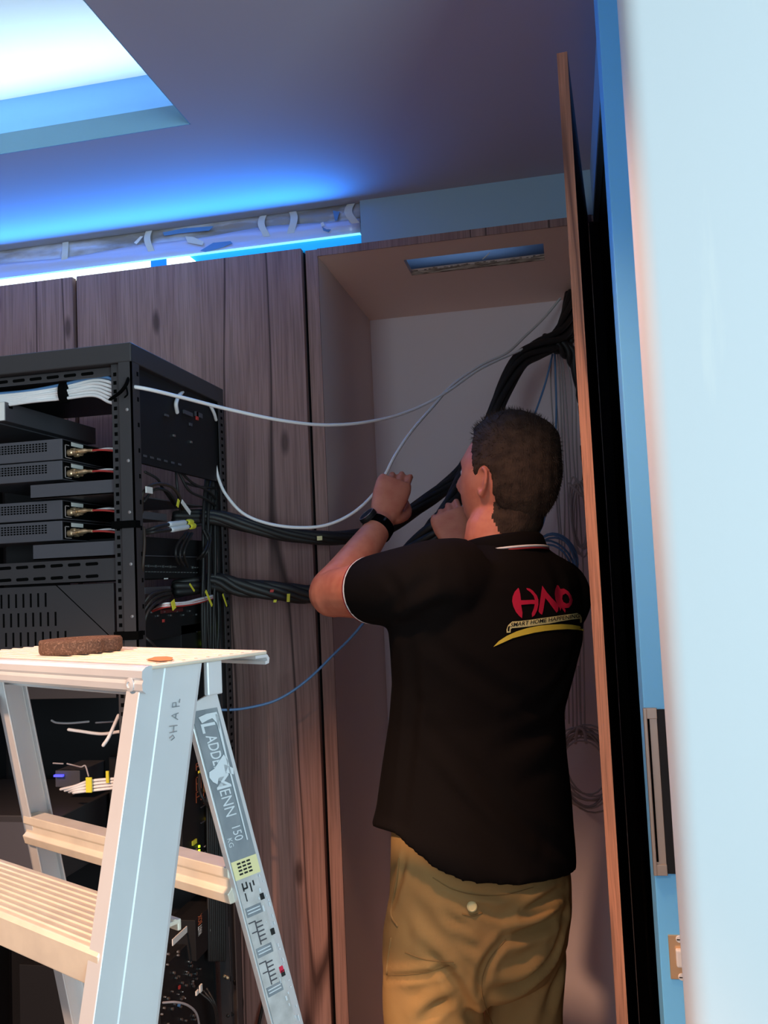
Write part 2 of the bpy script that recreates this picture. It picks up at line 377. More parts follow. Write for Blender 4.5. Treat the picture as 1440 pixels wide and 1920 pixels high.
# recessed pull: steel frame, inner face, dark lip
a = JP(1201, 1327); b = JP(1264, 1640)
zt, zb = a[2], b[2]; xa = JX - 0.0005
pull = MB().box((xa, JY - 0.003, zb), (xa + 0.0165, JY + 0.001, zt)).build('door_pull', MT['pull'], d1, bevel=0.0008, label='steel edge pull plate')
MB().box((xa + 0.0165, JY - 0.0035, zb + 0.002), (xa + 0.042, JY + 0.001, zt - 0.002)).build('dark_panel', MT['black'], pull)
MB().box((xa + 0.004, JY - 0.0045, zb + 0.017), (xa + 0.0065, JY - 0.0028, zt - 0.012)).build('slot', MT['hole'], pull)
m_ = MB().box((xa - 0.001, JY - 0.007, zb), (xa + 0.0035, JY, zt)); m_.box((xa, JY - 0.005, zt - 0.014), (xa + 0.0165, JY, zt)); m_.box((xa, JY - 0.006, zb), (xa + 0.0165, JY, zb + 0.014)); m_.build('pull_rim', MT['pull'], pull, bevel=0.0008)
a = JP(1252, 1752); b = JP(1285, 1836)
pl = MB().box((a[0], JY - 0.002, b[2]), (a[0] + 0.03, JY + 0.001, a[2])).build('latch_plate', MT['gold'], d1, bevel=0.0008, label='brass coloured latch plate with two screws')
zc_ = (a[2] + b[2]) / 2
MB().box((a[0] + 0.008, JY - 0.010, zc_ - 0.010), (a[0] + 0.030, JY - 0.001, zc_ + 0.012)).build('latch_bolt', MT['paper'], pl, bevel=0.002)
for dz in (0.023, -0.024):
    MB().lathe((a[0] + 0.014, JY - 0.002, zc_ + dz), (0, -1, 0), [(0.0001, 0), (0.0048, 0), (0.0042, 0.0016), (0.0001, 0.0020)], 14).build('screw', MT['paper'], pl, smooth=False); MB().box((a[0] + 0.0105, JY - 0.0045, zc_ + dz - 0.0006), (a[0] + 0.0175, JY - 0.0038, zc_ + dz + 0.0006)).build('screw_slot', MT['ink'], pl)
# near white wall with its rounded corner
def wall_ring(z):
    x0, y0, r = 0.083, 0.90, 0.022; pts = []
    for k in range(13):
        t = math.pi * 0.5 * k / 12
        pts.append((x0 + r - r * math.cos(t), y0 + r - r * math.sin(t), z))
    pts = pts[::1] + [(1.6, y0, z), (1.6, 1.19, z), (0.150, 1.19, z)]
    return pts
MB().loft([wall_ring(0), wall_ring(ZC)]).build('wall_right', MT['wallpaint'], kind=S, smooth=False, label='white wall end with rounded corner and scuff marks')
o = bpy.data.objects['wall_right']
for p in o.data.polygons: p.use_smooth = abs(p.normal.z) < 0.5
md = o.modifiers.new('es', 'EDGE_SPLIT'); md.split_angle = math.radians(30)

# cove over the cabinets: film covered fascia, LED profile, tape
cv = thing('cove_light', (-1.4, YC, ZD + 0.002), 'blue and white LED cove light with silver protective film above the cabinets', 'light')
xs = np.linspace(-3.1, -0.459, 90)
def sheet(zlo, zhi, n, amp, name, m, y0):
    vs_, fs = [], []
    for x in xs:
        for k in range(n + 1):
            t = k / n; z = zlo + (zhi - zlo) * t
            vs_.append((x, y0 + amp * (math.sin(9 * x + 5 * t) + math.sin(23 * x + 2) * 0.6 + math.sin(51 * x + 9 * t) * 0.4) * math.sin(math.pi * t), z + ((0.004 * math.sin(6 * x) + 0.003 * math.sin(17 * x + 1)) * (1 if zhi < 2.40 and k == n else 0))))
    for i in range(len(xs) - 1):
        for k in range(n):
            a_ = i * (n + 1) + k; fs.append((a_, a_ + n + 1, a_ + n + 2, a_ + 1))
    mb2 = MB().add(vs_, fs); o2 = mb2.build(name, m, cv, smooth=True); md2 = o2.modifiers.new('t', 'SOLIDIFY'); md2.thickness = 0.002
sheet(2.378, ZC - 0.001, 6, 0.004, 'silver_film', MT['film'], YC + 0.014)
sheet(2.347, 2.389, 6, 0.003, 'lilac_film', MT['film2'], YC + 0.006)
MB().box((-3.1, YC + 0.02, ZD), (-0.457, YC + 0.05, ZC)).build('fascia_board', MT['paint'], cv)
def bx(x0, x1, z0, z1, name, m, y=YC, th=0.012): return MB().box((x0, y - 0.001, z0), (x1, y + th, z1)).build(name, m, cv)
def xat(px, py): return float(PY(px, py, YC)[0])
x1, x2, x3 = xat(283, 495), xat(313, 490), xat(372, 487)
bx(-3.1, x1, ZD + 0.001, 2.343, 'white_diffuser', MT['ledw']); bx(x1, x2, ZD + 0.001, 2.343, 'blue_gap', MT['ledd'])
MB().prism([(x2, YC - 0.001, ZD + 0.001), (x3, YC - 0.001, ZD + 0.001), (x3 - 0.025, YC - 0.001, 2.343), (x2, YC - 0.001, 2.343)], (0, 0.01, 0)).build('paper_tag', MT['ledw'], cv)  # paper made to glow as if lit by the strip
bx(x2, -0.459, ZD + 0.001, 2.343, 'blue_diffuser', MT['ledb'], YC + 0.004, 0.01)
bx(-3.1, -0.459, 2.343, 2.3465, 'profile_lip', MT['ledline'], YC - 0.002, 0.014)
for (px, py, wpx, tilt) in ((122, 478, 14, 0.003), (279, 455, 14, -0.004), (494, 430, 14, -0.006), (549, 420, 15, 0.006), (659, 405, 16, -0.009)):
    x = xat(px, py); w = wpx / FP * 2.1
    rings = []
    for k in range(9):
        t = k / 8; z = ZC - 0.004 - t * 0.055
        xx = x + tilt * math.sin(t * 4) - tilt * 0.5 * t; yy = YC + 0.0025 - 0.006 * math.sin(math.pi * t)
        rings.append([(xx - w / 2, yy, z), (xx + w / 2, yy, z), (xx + w / 2, yy + 0.0015, z), (xx - w / 2, yy + 0.0015, z)])
    MB().loft(rings).build('tape_strip', MT['masking'], cv)
# torn blue and white scraps showing through the film
for loop, m_ in (([(375, 470), (400, 455), (432, 452), (436, 456), (410, 466), (385, 472)], 'ledd'), ([(347, 443), (362, 444), (382, 453), (380, 460), (352, 455)], 'masking'), ([(305, 436), (345, 428), (400, 424), (392, 432), (340, 437), (308, 442)], 'ledd'), ([(624, 395), (637, 397), (632, 413), (628, 414)], 'ledd'), ([(604, 425), (612, 430), (620, 430), (616, 435), (606, 432)], 'ledd'), ([(601, 418), (606, 416), (609, 423), (603, 425)], 'paper'), ([(251, 455), (263, 443), (268, 443), (256, 458)], 'paper')):
    P3 = [PY(x, y, YC + 0.0005) for x, y in loop]
    MB().prism(P3, (0, 0.0012, 0)).build('film_scrap', MT[m_] if m_ != 'ledd' else MT['bluec'], cv)
# the LED strips' own light, then an added fill in the bulkhead cavity
lb = light('cove_led', 'AREA', (-1.80, YC - 0.03, 2.352), (-1.80, YC - 0.53, 2.41), 15, (0.022, 0.27, 1.0), shape='RECTANGLE', size=2.6, size_y=0.02)
light('tray_led_back', 'AREA', (-1.75, TY + 0.10, ZC + 0.055), (-1.75, TY - 0.25, 2.64), 8, (0.5, 0.80, 1.0), shape='RECTANGLE', size=2.1, size_y=0.03)
light('tray_led_side', 'AREA', (TX + 0.10, 0.4, ZC + 0.055), (TX - 0.45, 0.4, 2.62), 15, (0.86, 0.96, 1.0), shape='RECTANGLE', size=2.3, size_y=0.03).rotation_euler = Vector((-0.55, 0, 0.14)).to_track_quat('-Z', 'X').to_euler()
light('cavity_fill', 'AREA', (-0.25, 2.55, 2.335), (-0.25, 2.35, 2.43), 0.12, (0.25, 0.55, 1.0), shape='RECTANGLE', size=0.3, size_y=0.02)  # added fill that brightens the slot, no LED strip here
def led_ribbon(a_, b_, nm):
    MB().box(a_, b_).build(nm, MT['paper'], None, label='thin LED ribbon hidden in the ceiling tray', cat='light', group='LED ribbons in the ceiling tray')

# ------------------------------------------------------------------ cabinets
def cabinet(x0, x1, label):
    t = thing('tall_cabinet', ((x0 + x1) / 2, YC + 0.3, 0), label, 'cabinet')
    MB().box((x0 + 0.002, YC + 0.003, 0.02), (x1 - 0.002, 2.69, ZD - 0.004)).build('carcass', MT['blacklam'], t)
    MB().box((x0 + 0.003, YC - 0.018, 0.06), (x1 - 0.003, YC + 0.001, ZD)).build('door', MT['wood'], t, bevel=0.001)
    MB().box((x0 + 0.003, YC + 0.02, 0.0), (x1 - 0.003, YC + 0.05, 0.055)).build('plinth', MT['blacklam'], t)
    return t
cabinet(-1.850, -1.2330, 'tall knotty wood cabinet at the left edge of the photo, behind the rack')
cabinet(-1.2270, -0.605, 'tall knotty wood cabinet with full height door between rack and open cabinet')
oc = thing('open_cabinet', (-0.24, 2.36, 0), 'open tall cabinet with cables inside, its door swung out beside the man', 'cabinet')
ZI = 2.302
MB().box((-0.602, YC + 0.002, 0), (-0.571, 2.665, ZD - 0.004)).build('side_panel', MT['closet'], oc)
MB().box((-0.6015, YC - 0.002, 0), (-0.5705, YC + 0.0025, ZD - 0.002)).build('face_edge', MT['wood'], oc)
sx0, sx1, sy0, sy1 = -0.371, -0.018, 2.171, 2.288
mb = MB()
for a_, b_ in (((-0.571, YC), (sx0, 2.665)), ((sx1, YC), (0.150, 2.665)), ((sx0, YC), (sx1, sy0)), ((sx0, sy1), (sx1, 2.665))):
    mb.box((a_[0], a_[1], ZI), (b_[0], b_[1], ZD - 0.002))
mb.build('top_panel', mat('top_lining_lit', rgb(250, 222, 208), 0.6, spec=0.3), oc, label='top panel with a rough slot cut through it')  # closet lining lightened to stand in for warm bounce light
MB().box((-0.571, YC - 0.002, ZI - 0.001), (0.096, YC + 0.0005, ZD)).build('top_edge', MT['wood'], oc)
# ragged raw edge of the slot
mb = MB(); 
for k in range(60):
    x = sx0 + (sx1 - sx0) * k / 60; w = (sx1 - sx0) / 60
    h = 0.0035 + 0.006 * random.random(); mb.box((x, sy1 - 0.003 - 0.002 * random.random(), ZI - 0.001), (x + w, sy1 + 0.001, ZI + h + 0.004))
mb.build('raw_edge', mat('raw_chipboard', rgb(205, 180, 160), 0.9, var=((25, 25, 420), 0.4, 0.6, rgb(110, 85, 75))), oc)
MB().box((-0.571, 2.660, 0), (0.150, 2.68, ZD - 0.004)).build('back_panel', mat('back_panel_grey', rgb(232, 218, 222), 0.6, spec=0.35), oc)
MB().box((0.150, YC + 0.002, 0), (0.170, 2.68, ZD - 0.004)).build('side_panel', MT['closet'], oc)
MB().box((0.0895, YC - 0.004, 0), (0.150, YC + 0.03, ZI)).build('filler_strip', MT['blacklam'], oc)
# splinter hanging from slot
cable('splinter', None, None, rayp([(905, 486, 2.19), (912, 480, 2.185), (918, 474, 2.18)]), 0.0012, MT['paper'], parent=oc)
# swung out door, wood edge to the camera
n0 = PZ(1044, 104, ZD)[:2]; n1 = PZ(1063.5, 97, ZD)[:2]; hx = np.array([0.088, YC - 0.004])
ax = n1 - n0; dirn = hx - n1; perp = np.array([dirn[1], -dirn[0]]) / np.linalg.norm(dirn)
th = 0.0165
near_l, near_r = n1 - perp * th, n1
far_l, far_r = hx - perp * th, hx
def col4(pts, z): return [(p[0], p[1], z) for p in pts]
q4 = [near_l, near_r, far_r, far_l]
eL = dirn / np.linalg.norm(dirn)
inn = [near_l + eL * 0.0012, near_r + eL * 0.0012, far_r, far_l]
dr = MB().hexa(col4(inn, 0.06), col4(inn, ZD)).build('door', MT['blacklam'], oc, label='open cabinet door seen edge on')
ed = [near_l, near_r, near_r + eL * 0.0012, near_l + eL * 0.0012]
MB().hexa(col4(ed, 0.06), col4(ed, ZD + 0.0006)).build('edge_band', MT['edge'], dr, label='warm oak edge band')
tp = [near_l + eL * 0.0012, near_r + eL * 0.0012, far_r, far_l]
MB().hexa(col4(tp, ZD), col4(tp, ZD + 0.0006)).build('top_band', MT['edge'], dr)
for z in (0.35, 1.2, 2.05):
    c = hx - eL * 0.05 - perp * (th + 0.006)
    MB().box((c[0] - 0.006, c[1] - 0.02, z - 0.03), (c[0] + 0.006, c[1] + 0.05, z + 0.03)).build('hinge', MT['steel'], dr, bevel=0.002)
#PART2
# ------------------------------------------------------------------ rack
RX, RY0, RY1, RZ, RXL = -0.764, 1.461, 1.902, 1.948, -1.40     # near corner face planes
rk = thing('server_rack', ((RX + RXL) / 2, (RY0 + RY1) / 2, 0), 'tall black open frame equipment rack in front of the wood cabinets', 'rack')
def LFp(x, y, off=0.0): return PY(x, y, RY0 + off)
def RFp(x, y, off=0.0): return PX(x, y, RX - off)
MB().box((RXL, RY0, RZ - 0.036), (RX, RY1, RZ)).build('top_cover', MT['rack'], rk, bevel=0.002)
MB().box((RXL, RY0, 0.03), (RX, RY1, 0.09)).build('base_frame', MT['rack'], rk, bevel=0.002)
for (px_, py_) in ((RX, RY0), (RX, RY1), (RXL, RY0), (RXL, RY1)):
    sx = -1 if px_ == RX else 1; sy = 1 if py_ == RY0 else -1
    m_ = MB()
    m_.box((px_, py_, 0.09), (px_ + sx * 0.026, py_ + sy * 0.003, RZ - 0.036))
    m_.box((px_, py_, 0.09), (px_ + sx * 0.003, py_ + sy * 0.030, RZ - 0.036))
    m_.box((px_ + sx * 0.024, py_ + sy * 0.010, 0.09), (px_ + sx * 0.046, py_ + sy * 0.013, RZ - 0.036))
    m_.build('post', MT['rack'], rk)
h = MB()
for i in range(60):     # square and round holes of the near mounting rail
    z = RZ - 0.055 - i * 0.0159
    h.box((RX - 0.0415, RY0 + 0.0092, z - 0.0034), (RX - 0.0355, RY0 + 0.0098, z + 0.0034))
    if i % 3 == 0: h.box((RX - 0.0015, RY0 + 0.020, z - 0.004), (RX + 0.0004, RY0 + 0.026, z + 0.004))
    h.box((RX - 0.0004, RY1 - 0.022, z - 0.003), (RX + 0.0005, RY1 - 0.012, z + 0.003))
h.build('rail_holes', MT['hole'], rk, kind='stuff')
h = MB()
for i in range(9):
    z = RZ - 0.125 - i * 0.094
    c = (RX - 0.010, RY0, z)
    h = MB().lathe(c, (0, -1, 0), [(0.0001, 0), (0.0034, 0), (0.003, 0.0012), (0.0001, 0.0015)], 12).build('rail_screw', MT['steel'], rk)
# slotted rails
def slotted(z0, z1, y, x0, x1, n, rows, name):
    b_ = MB().box((x0, y, z0), (x1, y + 0.004, z1)).build(name, MT['rack'], rk)
    hh = MB()
    for r in range(rows):
        zc = z0 + (z1 - z0) * ((r + 0.5) / rows if rows == 1 else (0.22 + 0.56 * r / (rows - 1)))
        for k in range(n):
            xc = x1 - 0.055 - k * 0.036; hh.add(*oval(xc, y - 0.0006, zc, 0.013, 0.0032))
    hh.build('slot_row', MT['hole'], b_, kind='stuff')
def oval(x, y, z, a, r):
    pts = []
    for k in range(12):
        t = 2 * math.pi * k / 12; pts.append((x + (a - r) * (1 if math.cos(t) > 0 else -1) + r * math.cos(t), y, z + r * math.sin(t)))
    return pts, [tuple(range(12))]
zt = LFp(100, 694)[2]; slotted(zt - 0.016, zt, RY0 + 0.02, RXL, RX - 0.045, 8, 1, 'slotted_rail')
za, zb = LFp(140, 1050, .02)[2], LFp(140, 1091, .02)[2]; slotted(zb, za, RY0 + 0.02, RXL, RX - 0.044, 8, 2, 'slotted_panel')
for (ya, yb, xr) in ((904, 930, 57), (1018, 1046, 60)):
    za, zb = LFp(140, ya, .02)[2], LFp(140, yb, .02)[2]
    sh = MB(); xl = float(LFp(xr, 900, .02)[0])
    sh.box((xl, RY0 + 0.02, zb), (RX - 0.044, RY0 + 0.023, za)); sh.box((xl, RY0 + 0.02, zb), (RX - 0.044, RY1 - 0.03, zb + 0.002)); sh.box((RXL, RY0 + 0.30, zb), (xl, RY1 - 0.03, zb + 0.002))
    sh.build('shelf', MT['grey'], rk)
# black closed cabinet back inside (power panel) on the visible end, and rear inner side
MB().box((RX - 0.016, RFp(262, 800)[1] + 0.004, RFp(340, 884)[2]), (RX - 0.008, RY1 - 0.004, RZ - 0.04)).build('blank_panel', MT['black'], rk)
MB().box((RXL + 0.02, RY1 - 0.008, 0.1), (RX - 0.40, RY1 - 0.004, RZ - 0.04)).build('dark_backing', MT['black'], rk)
MB().box((RX - 0.40, RY1 - 0.008, 0.1), (RX - 0.06, RY1 - 0.004, 1.30)).build('dark_backing', MT['black'], rk)  # added dark sheet standing in for the darkness deep in the rack
MB().box((-1.34, RY0 + 0.10, 0.1), (-1.33, RY1 - 0.02, RZ - 0.04)).build('inner_panel', MT['black'], rk)
# velcro straps round the post
MB().box((RX - 0.046, RY0 - 0.002, LFp(240, 990)[2]), (RX + 0.002, RY0 + 0.016, LFp(240, 976)[2])).build('post_strap', MT['hole'], rk)
MB().box((RX - 0.046, RY0 - 0.002, LFp(240, 1200)[2]), (RX + 0.002, RY0 + 0.016, LFp(240, 1184)[2])).build('post_strap', MT['hole'], rk)
st = MB().tube(smoothpath(rayp([(208, 748, 1.452), (226, 735, 1.449), (236, 722, 1.449), (240, 712, 1.455)])), 0.0052, 8, True, 0.4); st.tube(smoothpath(rayp([(236, 722, 1.449), (239, 738, 1.449), (235, 744, 1.45)])), 0.003, 8, True, 0.4)
st.build('knotted_strap', MT['hole'], rk, smooth=True)

# half width units with vented sides
def encoder(ytop, ybot, label):
    c = LFp(116, ytop, 0.03); c2 = LFp(116, ybot, 0.03); z1, z0 = c[2], c2[2]; x1 = c[0]; y0 = RY0 + 0.03
    t = thing('video_unit', (x1 - 0.11, y0 + 0.12, z0), label, 'device', 'vented half width units in the rack')
    body = MB().box((x1 - 0.22, y0, z0), (x1, y0 + 0.25, z1)).build('case', MT['grey'], t, bevel=0.0012)
    MB().box((x1 - 0.001, y0 + 0.003, z0 + 0.002), (x1 + 0.0008, y0 + 0.247, z1 - 0.002)).build('rear_plate', MT['hole'], t)
    hh = MB()
    for i in range(24):
        for j in range(4):
            xc = x1 - 0.034 - i * 0.0066; zc = z1 - 0.0075 - j * 0.0045
            hh.box((xc - 0.0021, y0 - 0.0004, zc - 0.0014), (xc + 0.0021, y0 + 0.0002, zc + 0.0014))
    hh.build('vent_holes', MT['hole'], t, kind='stuff')
    xr = x1 + 0.001
    MB().box((xr - 0.0002, y0 + 0.030, z1 - 0.0105), (xr + 0.0003, y0 + 0.072, z1 - 0.003)).build('serial_label', MT['paper'], t)
    f = MB(); 
    for q in ((0.006, 0.0085), ): f.box((xr, y0 + 0.008, z0 + 0.004), (xr + 0.0006, y0 + 0.010, z1 - 0.010)); f.box((xr, y0 + 0.008, z1 - 0.0115), (xr + 0.0006, y0 + 0.022, z1 - 0.010)); f.box((xr, y0 + 0.008, z0 + 0.004), (xr + 0.0006, y0 + 0.03, z0 + 0.0052))
    f.build('outline_print', MT['greyc'], t)
    zc = (z0 + z1) / 2 - 0.003
    pl = MB()
    for k in range(3): pl.lathe((xr, y0 + 0.020 + 0.011 * k, zc + (0.002 if k == 1 else -0.002)), (1, 0, 0), [(0.0001, 0), (0.0062, 0), (0.0062, 0.008), (0.0045, 0.010), (0.0045, 0.016), (0.0001, 0.017)], 12)
    pl.build('jack', MT['gold'], t, smooth=False)
    pts = [(xr + 0.012, y0 + 0.030, zc), (xr + 0.034, y0 + 0.03, zc + 0.001), (xr + 0.045, y0 + 0.028, zc)]
    MB().tube(smoothpath(pts, 4), [0.0050] * 4 + [0.0032] * 5, 8, True).build('plug', MT['gold'], t, smooth=True)
    MB().tube(smoothpath([(xr + 0.043, y0 + 0.028, zc), (xr + 0.075, y0 + 0.022, zc - 0.002), (xr + 0.12, y0 + 0.03, zc - 0.010)]), 0.0021, 8, True).build('red_wire', MT['red'], t, smooth=True)
    MB().tube(smoothpath([(xr + 0.043, y0 + 0.033, zc), (xr + 0.08, y0 + 0.034, zc + 0.002), (xr + 0.12, y0 + 0.04, zc - 0.007)]), 0.0021, 8, True).build('white_wire', MT['white'], t, smooth=True)
encoder(822, 861, 'vented black unit, topmost of the four with coax plugs')
encoder(863, 899, 'vented black unit, second from the top, resting on the upper rack shelf')
encoder(937, 973, 'vented black unit just below the upper rack shelf, third from the top')
encoder(976, 1013, 'vented black unit, lowest of the four, on the lower rack shelf')
# flat unit on top with white corner
c = LFp(10, 753, .03); c2 = LFp(10, 789, .03)
t = thing('media_player', (c[0] - 0.1, RY0 + 0.15, c2[2]), 'flat black box with a pale front corner on the top level of the rack', 'device')
MB().box((c[0] - 0.2, RY0 + 0.03, c2[2]), (c[0], RY0 + 0.36, c[2])).build('case', MT['grey'], t, bevel=0.001)
MB().box((c[0] - 0.2, RY0 + 0.028, c2[2] + 0.001), (c[0] - 0.0012, RY0 + 0.0305, c[2] - 0.001)).build('front_panel', MT['paper'], t)
MB().box((c[0] - 0.0005, RY0 + 0.04, c[2] - 0.011), (c[0] + 0.0006, RY0 + 0.052, c[2] - 0.003)).build('corner_mark', MT['hole'], t)
MB().box((c[0] - 0.25, RY0 + 0.03, c2[2] - 0.003), (RX - 0.30, RY1 - 0.02, c2[2] - 0.0005)).build('shelf_plate', MT['grey'], t)
# big server chassis
z1 = LFp(140, 1096, .025)[2]; z0 = float(PY(140, 1310, RY0 + .025)[2]); y = RY0 + 0.025; xe = float(LFp(214, 1150, .025)[0])
t = thing('side_cover', ((RXL + xe) / 2, y + 0.006, z0), 'large black vented cover plate with a diagonal seam on the rack side', 'cover')
MB().box((RXL + 0.03, y, z0), (xe, y + 0.012, z1)).build('plate', MT['rack'], t, bevel=0.001)
hh = MB()
for r in range(4):
    n = 5 + int(1.6 * r)
    for k in range(13 + 2 * r):
        xx = LFp(90 + (0 if r == 0 else 18 * r), 1110, .025)[0] - 0.005 - 0.0155 * k
        zc = z1 - 0.026 - r * 0.036
        hh.box((xx - 0.0018, y - 0.0006, zc - 0.013), (xx + 0.0018, y + 0.0004, zc + 0.013))
hh.build('vent_slots', MT['hole'], t, kind='stuff')
a, b = LFp(104, 1096, .025), LFp(203, 1190, .025)
MB().tube([a + [0, 0.0004, 0], b + [0, 0.0004, 0], b + (b - a) * 0.6], 0.0011, 6).build('diagonal_seam', MT['hole'], t)

# cable bundle along the top of the rack
bl = []
for i in range(7):
    m_ = MT['bluec'] if i in (0,) else MT['white']
    dy = i * 5.0
    pts = [(-60, 742 + dy * .55, 1.505), (0, 738 + dy * .75, 1.505), (60, 732 + dy * .7, 1.50), (122, 718 + dy * 0.9 + 2, 1.498 + 0.003 * (i % 3)), (175, 707 + dy * 1.15, 1.492 + 0.003 * (i % 2)), (205, 709 + dy * 1.5, 1.484), (222, 720 + dy * 1.2, 1.482), (250, 728 + dy * .6, 1.52)]
    cable('network_cable', ('blue network cable on top of the white bundle crossing the rack' if i == 0 else 'white network cable in the tied bundle atop the rack, ' + ('', 'topmost white one', 'second white one down', 'third white one down', 'fourth white one down', 'fifth white one down', 'lowest of all')[i]), 'cable', rayp(pts), 0.0031, m_, None if i == 0 else 'white cables in the top rack bundle')
c = PY(121, 736, 1.498); MB().loft([[(c[0] + dx, c[1] + 0.013 * math.cos(2 * math.pi * k / 14), c[2] + 0.020 * math.sin(2 * math.pi * k / 14)) for k in range(14)] for dx in (-0.007, 0.007)]).build('cable_tie', MT['hole'], None, smooth=False, label='black hook and loop tie round the white cable bundle', cat='cable tie')

# ---- gear seen through the open end of the rack (face plane X = RX)
def endbox(name, label, cat, x0, x1, y0, y1, off, m_, depth=0.22, bev=0.001):
    """device whose end face fills the pixel box, its face `off` inside the rack end plane"""
    a = RFp(x0, (y0 + y1) / 2, off); b = RFp(x1, (y0 + y1) / 2, off); xm = (x0 + x1) / 2
    zt = RFp(xm, y0, off)[2]; zb = RFp(xm, y1, off)[2]
    a[1] = max(a[1], RY0 + 0.045)
    t = thing(name, (RX - off - depth / 2, (a[1] + b[1]) / 2, zb), label, cat)
    MB().box((RX - off - depth, a[1], zb), (RX - off, b[1], zt)).build('case', m_, t, bevel=bev)
    return t, a[1], b[1], zb, zt
def endpt(name, px, py, off, r, m_, parent, n=None):
    c = RFp(px, py, off); return MB().box((c[0] - 0.001, c[1] - r[0], c[2] - r[1]), (c[0] + 0.002, c[1] + r[0], c[2] + r[1])).build(name, m_, parent)
# upper end panel fittings
for (px, py, w_, h_, m_, nm) in ((326, 817, .004, .0022, 'steel', 'screw'), (358, 829, .0035, .0022, 'steel', 'screw'), (352, 775, .022, .004, 'grey', 'bracket'), (372, 778, .018, .005, 'grey', 'bracket'), (369, 780, .0045, .009, 'red', 'red_tag'), (357, 796, .006, .003, 'grey', 'screw'), (312, 779, .008, .0022, 'grey', 'bracket')):
    endpt(nm, px, py, 0.006, (w_, h_), MT[m_], rk)
hh = MB()
for k in range(6):
    c = RFp(272 + k * 13, 855 + k * 3.2, 0.006); hh.box((c[0], c[1] - 0.008, c[2] - 0.002), (c[0] + 0.001, c[1] + 0.006, c[2] + 0.002))
hh.build('panel_slots', MT['grey'], rk, kind='stuff')
def endcable(name, label, pts, r, m_, group=None, cat='cable'):
    return cable(name, label, cat, [RFp(x, y, o_) for x, y, o_ in pts], r, MT[m_], group)
endcable('cable_stub', 'short white cable stub curving up inside the top of the rack, left of the two', [(332, 773, .004), (330, 757, .0), (335, 743, .004), (342, 735, .012)], .0042, 'white')
endcable('cable_stub', 'short white cable stub by the rear post of the rack, right of the two', [(394, 760, .0), (401, 774, 0), (405, 787, .004)], .0038, 'white')
# dark loops below the panel
loops = [[(266, 960, .02), (268, 925, .01), (290, 908, .0), (320, 912, .0), (336, 930, .0), (343, 955, .01)],
         [(270, 940, .03), (290, 918, .02), (315, 922, .01), (330, 945, .02)],
         [(330, 870, .02), (331, 900, .01), (334, 925, .01), (338, 960, .02)],
         [(335, 880, .03), (360, 905, .02), (390, 920, .01), (404, 935, .02)],
         [(335, 885, .03), (355, 920, .02), (385, 935, .01), (404, 948, .02)],
         [(272, 885, .02), (295, 898, .01), (305, 915, .02), (330, 950, .03)],
         [(345, 905, .03), (370, 912, .02), (404, 915, .02)],
         [(270, 990, .0), (271, 1020, -.004), (268, 1060, -.002), (266, 1085, .01)],
         [(355, 1000, .01), (340, 1025, .0), (338, 1048, .0), (345, 1060, .02)],
         [(350, 998, .01), (332, 1022, .0), (330, 1045, .0), (336, 1058, .02)],
         [(360, 1000, .01), (349, 1022, .0), (345, 1042, .0), (352, 1062, .02)],
         [(388, 995, .01), (395, 1012, .0), (388, 1035, .0), (376, 1048, .02)],
         [(382, 995, .01), (390, 1015, .004), (382, 1035, .0), (370, 1048, .02)],
         [(268, 1133, .01), (282, 1116, .0), (304, 1108, .0), (318, 1107, .02)],
         [(268, 1148, .01), (286, 1124, .0), (306, 1114, .0), (320, 1112, .02)],
         [(268, 1185, .01), (276, 1150, .0), (296, 1127, .0), (318, 1118, .02)],
         [(268, 1192, .01), (280, 1202, .0), (290, 1212, .0), (296, 1222, .02)]]
LOOPLAB = {0: 'brownish patch cable arching high over the grey bracket box in the rack end', 1: 'dark patch cable in the smaller arch under the brownish one', 2: 'dark patch cable dropping straight below the blank panel in the rack', 3: 'upper dark patch cable slanting right to the rear post under the blank panel', 4: 'lower dark patch cable slanting right to the rear post under the blank panel',
 5: 'dark patch cable running from the near post to the pale folded tag', 6: 'dark patch cable running level into the rear post below the blank panel', 7: 'brownish patch cable hanging straight down beside the near rack post', 8: 'dark cable loop under the cream sleeves, middle one', 9: 'dark cable loop under the cream sleeves, leftmost one', 10: 'dark cable loop under the cream sleeves, right of the middle one',
 11: 'dark cable loop nearest the rear post, outer one', 12: 'dark cable loop nearest the rear post, inner one', 13: 'dark cable curving into the lower bracket box, uppermost of three', 14: 'dark cable curving into the lower bracket box, middle of three', 15: 'dark cable curving into the lower bracket box, lowest of three', 16: 'short dark cable just above the ladder top beside the near rack post'}
for i, lp in enumerate(loops):
    endcable('patch_cable', LOOPLAB[i], lp, 0.0028 if i not in (0, 13, 14, 15) else 0.0032, 'cblack' if i not in (0, 7) else 'leather', 'dark patch cables inside the rack end')
# vertical cable hank along the rear post
for i in range(9):
    x = 382 + i * 3.6
    pts = [(x + 6, 880, .03), (x + random.uniform(-3, 3), 960, .02 + .01 * (i % 3)), (x + random.uniform(-5, 5), 1060, .015 + .01 * (i % 3)), (x + random.uniform(-4, 4), 1160, .02), (x + random.uniform(-4, 6), 1300, .03), (x + 6, 1500, .03), (x + 10, 1800, .03)]
    endcable('power_cable', 'black cable running down the rear post of the rack', pts, 0.0034, 'cblack', 'black cables down the rear rack post')
endpt('paper_flag', 279, 919, -.002, (.012, .006), MT['paper'], rk)
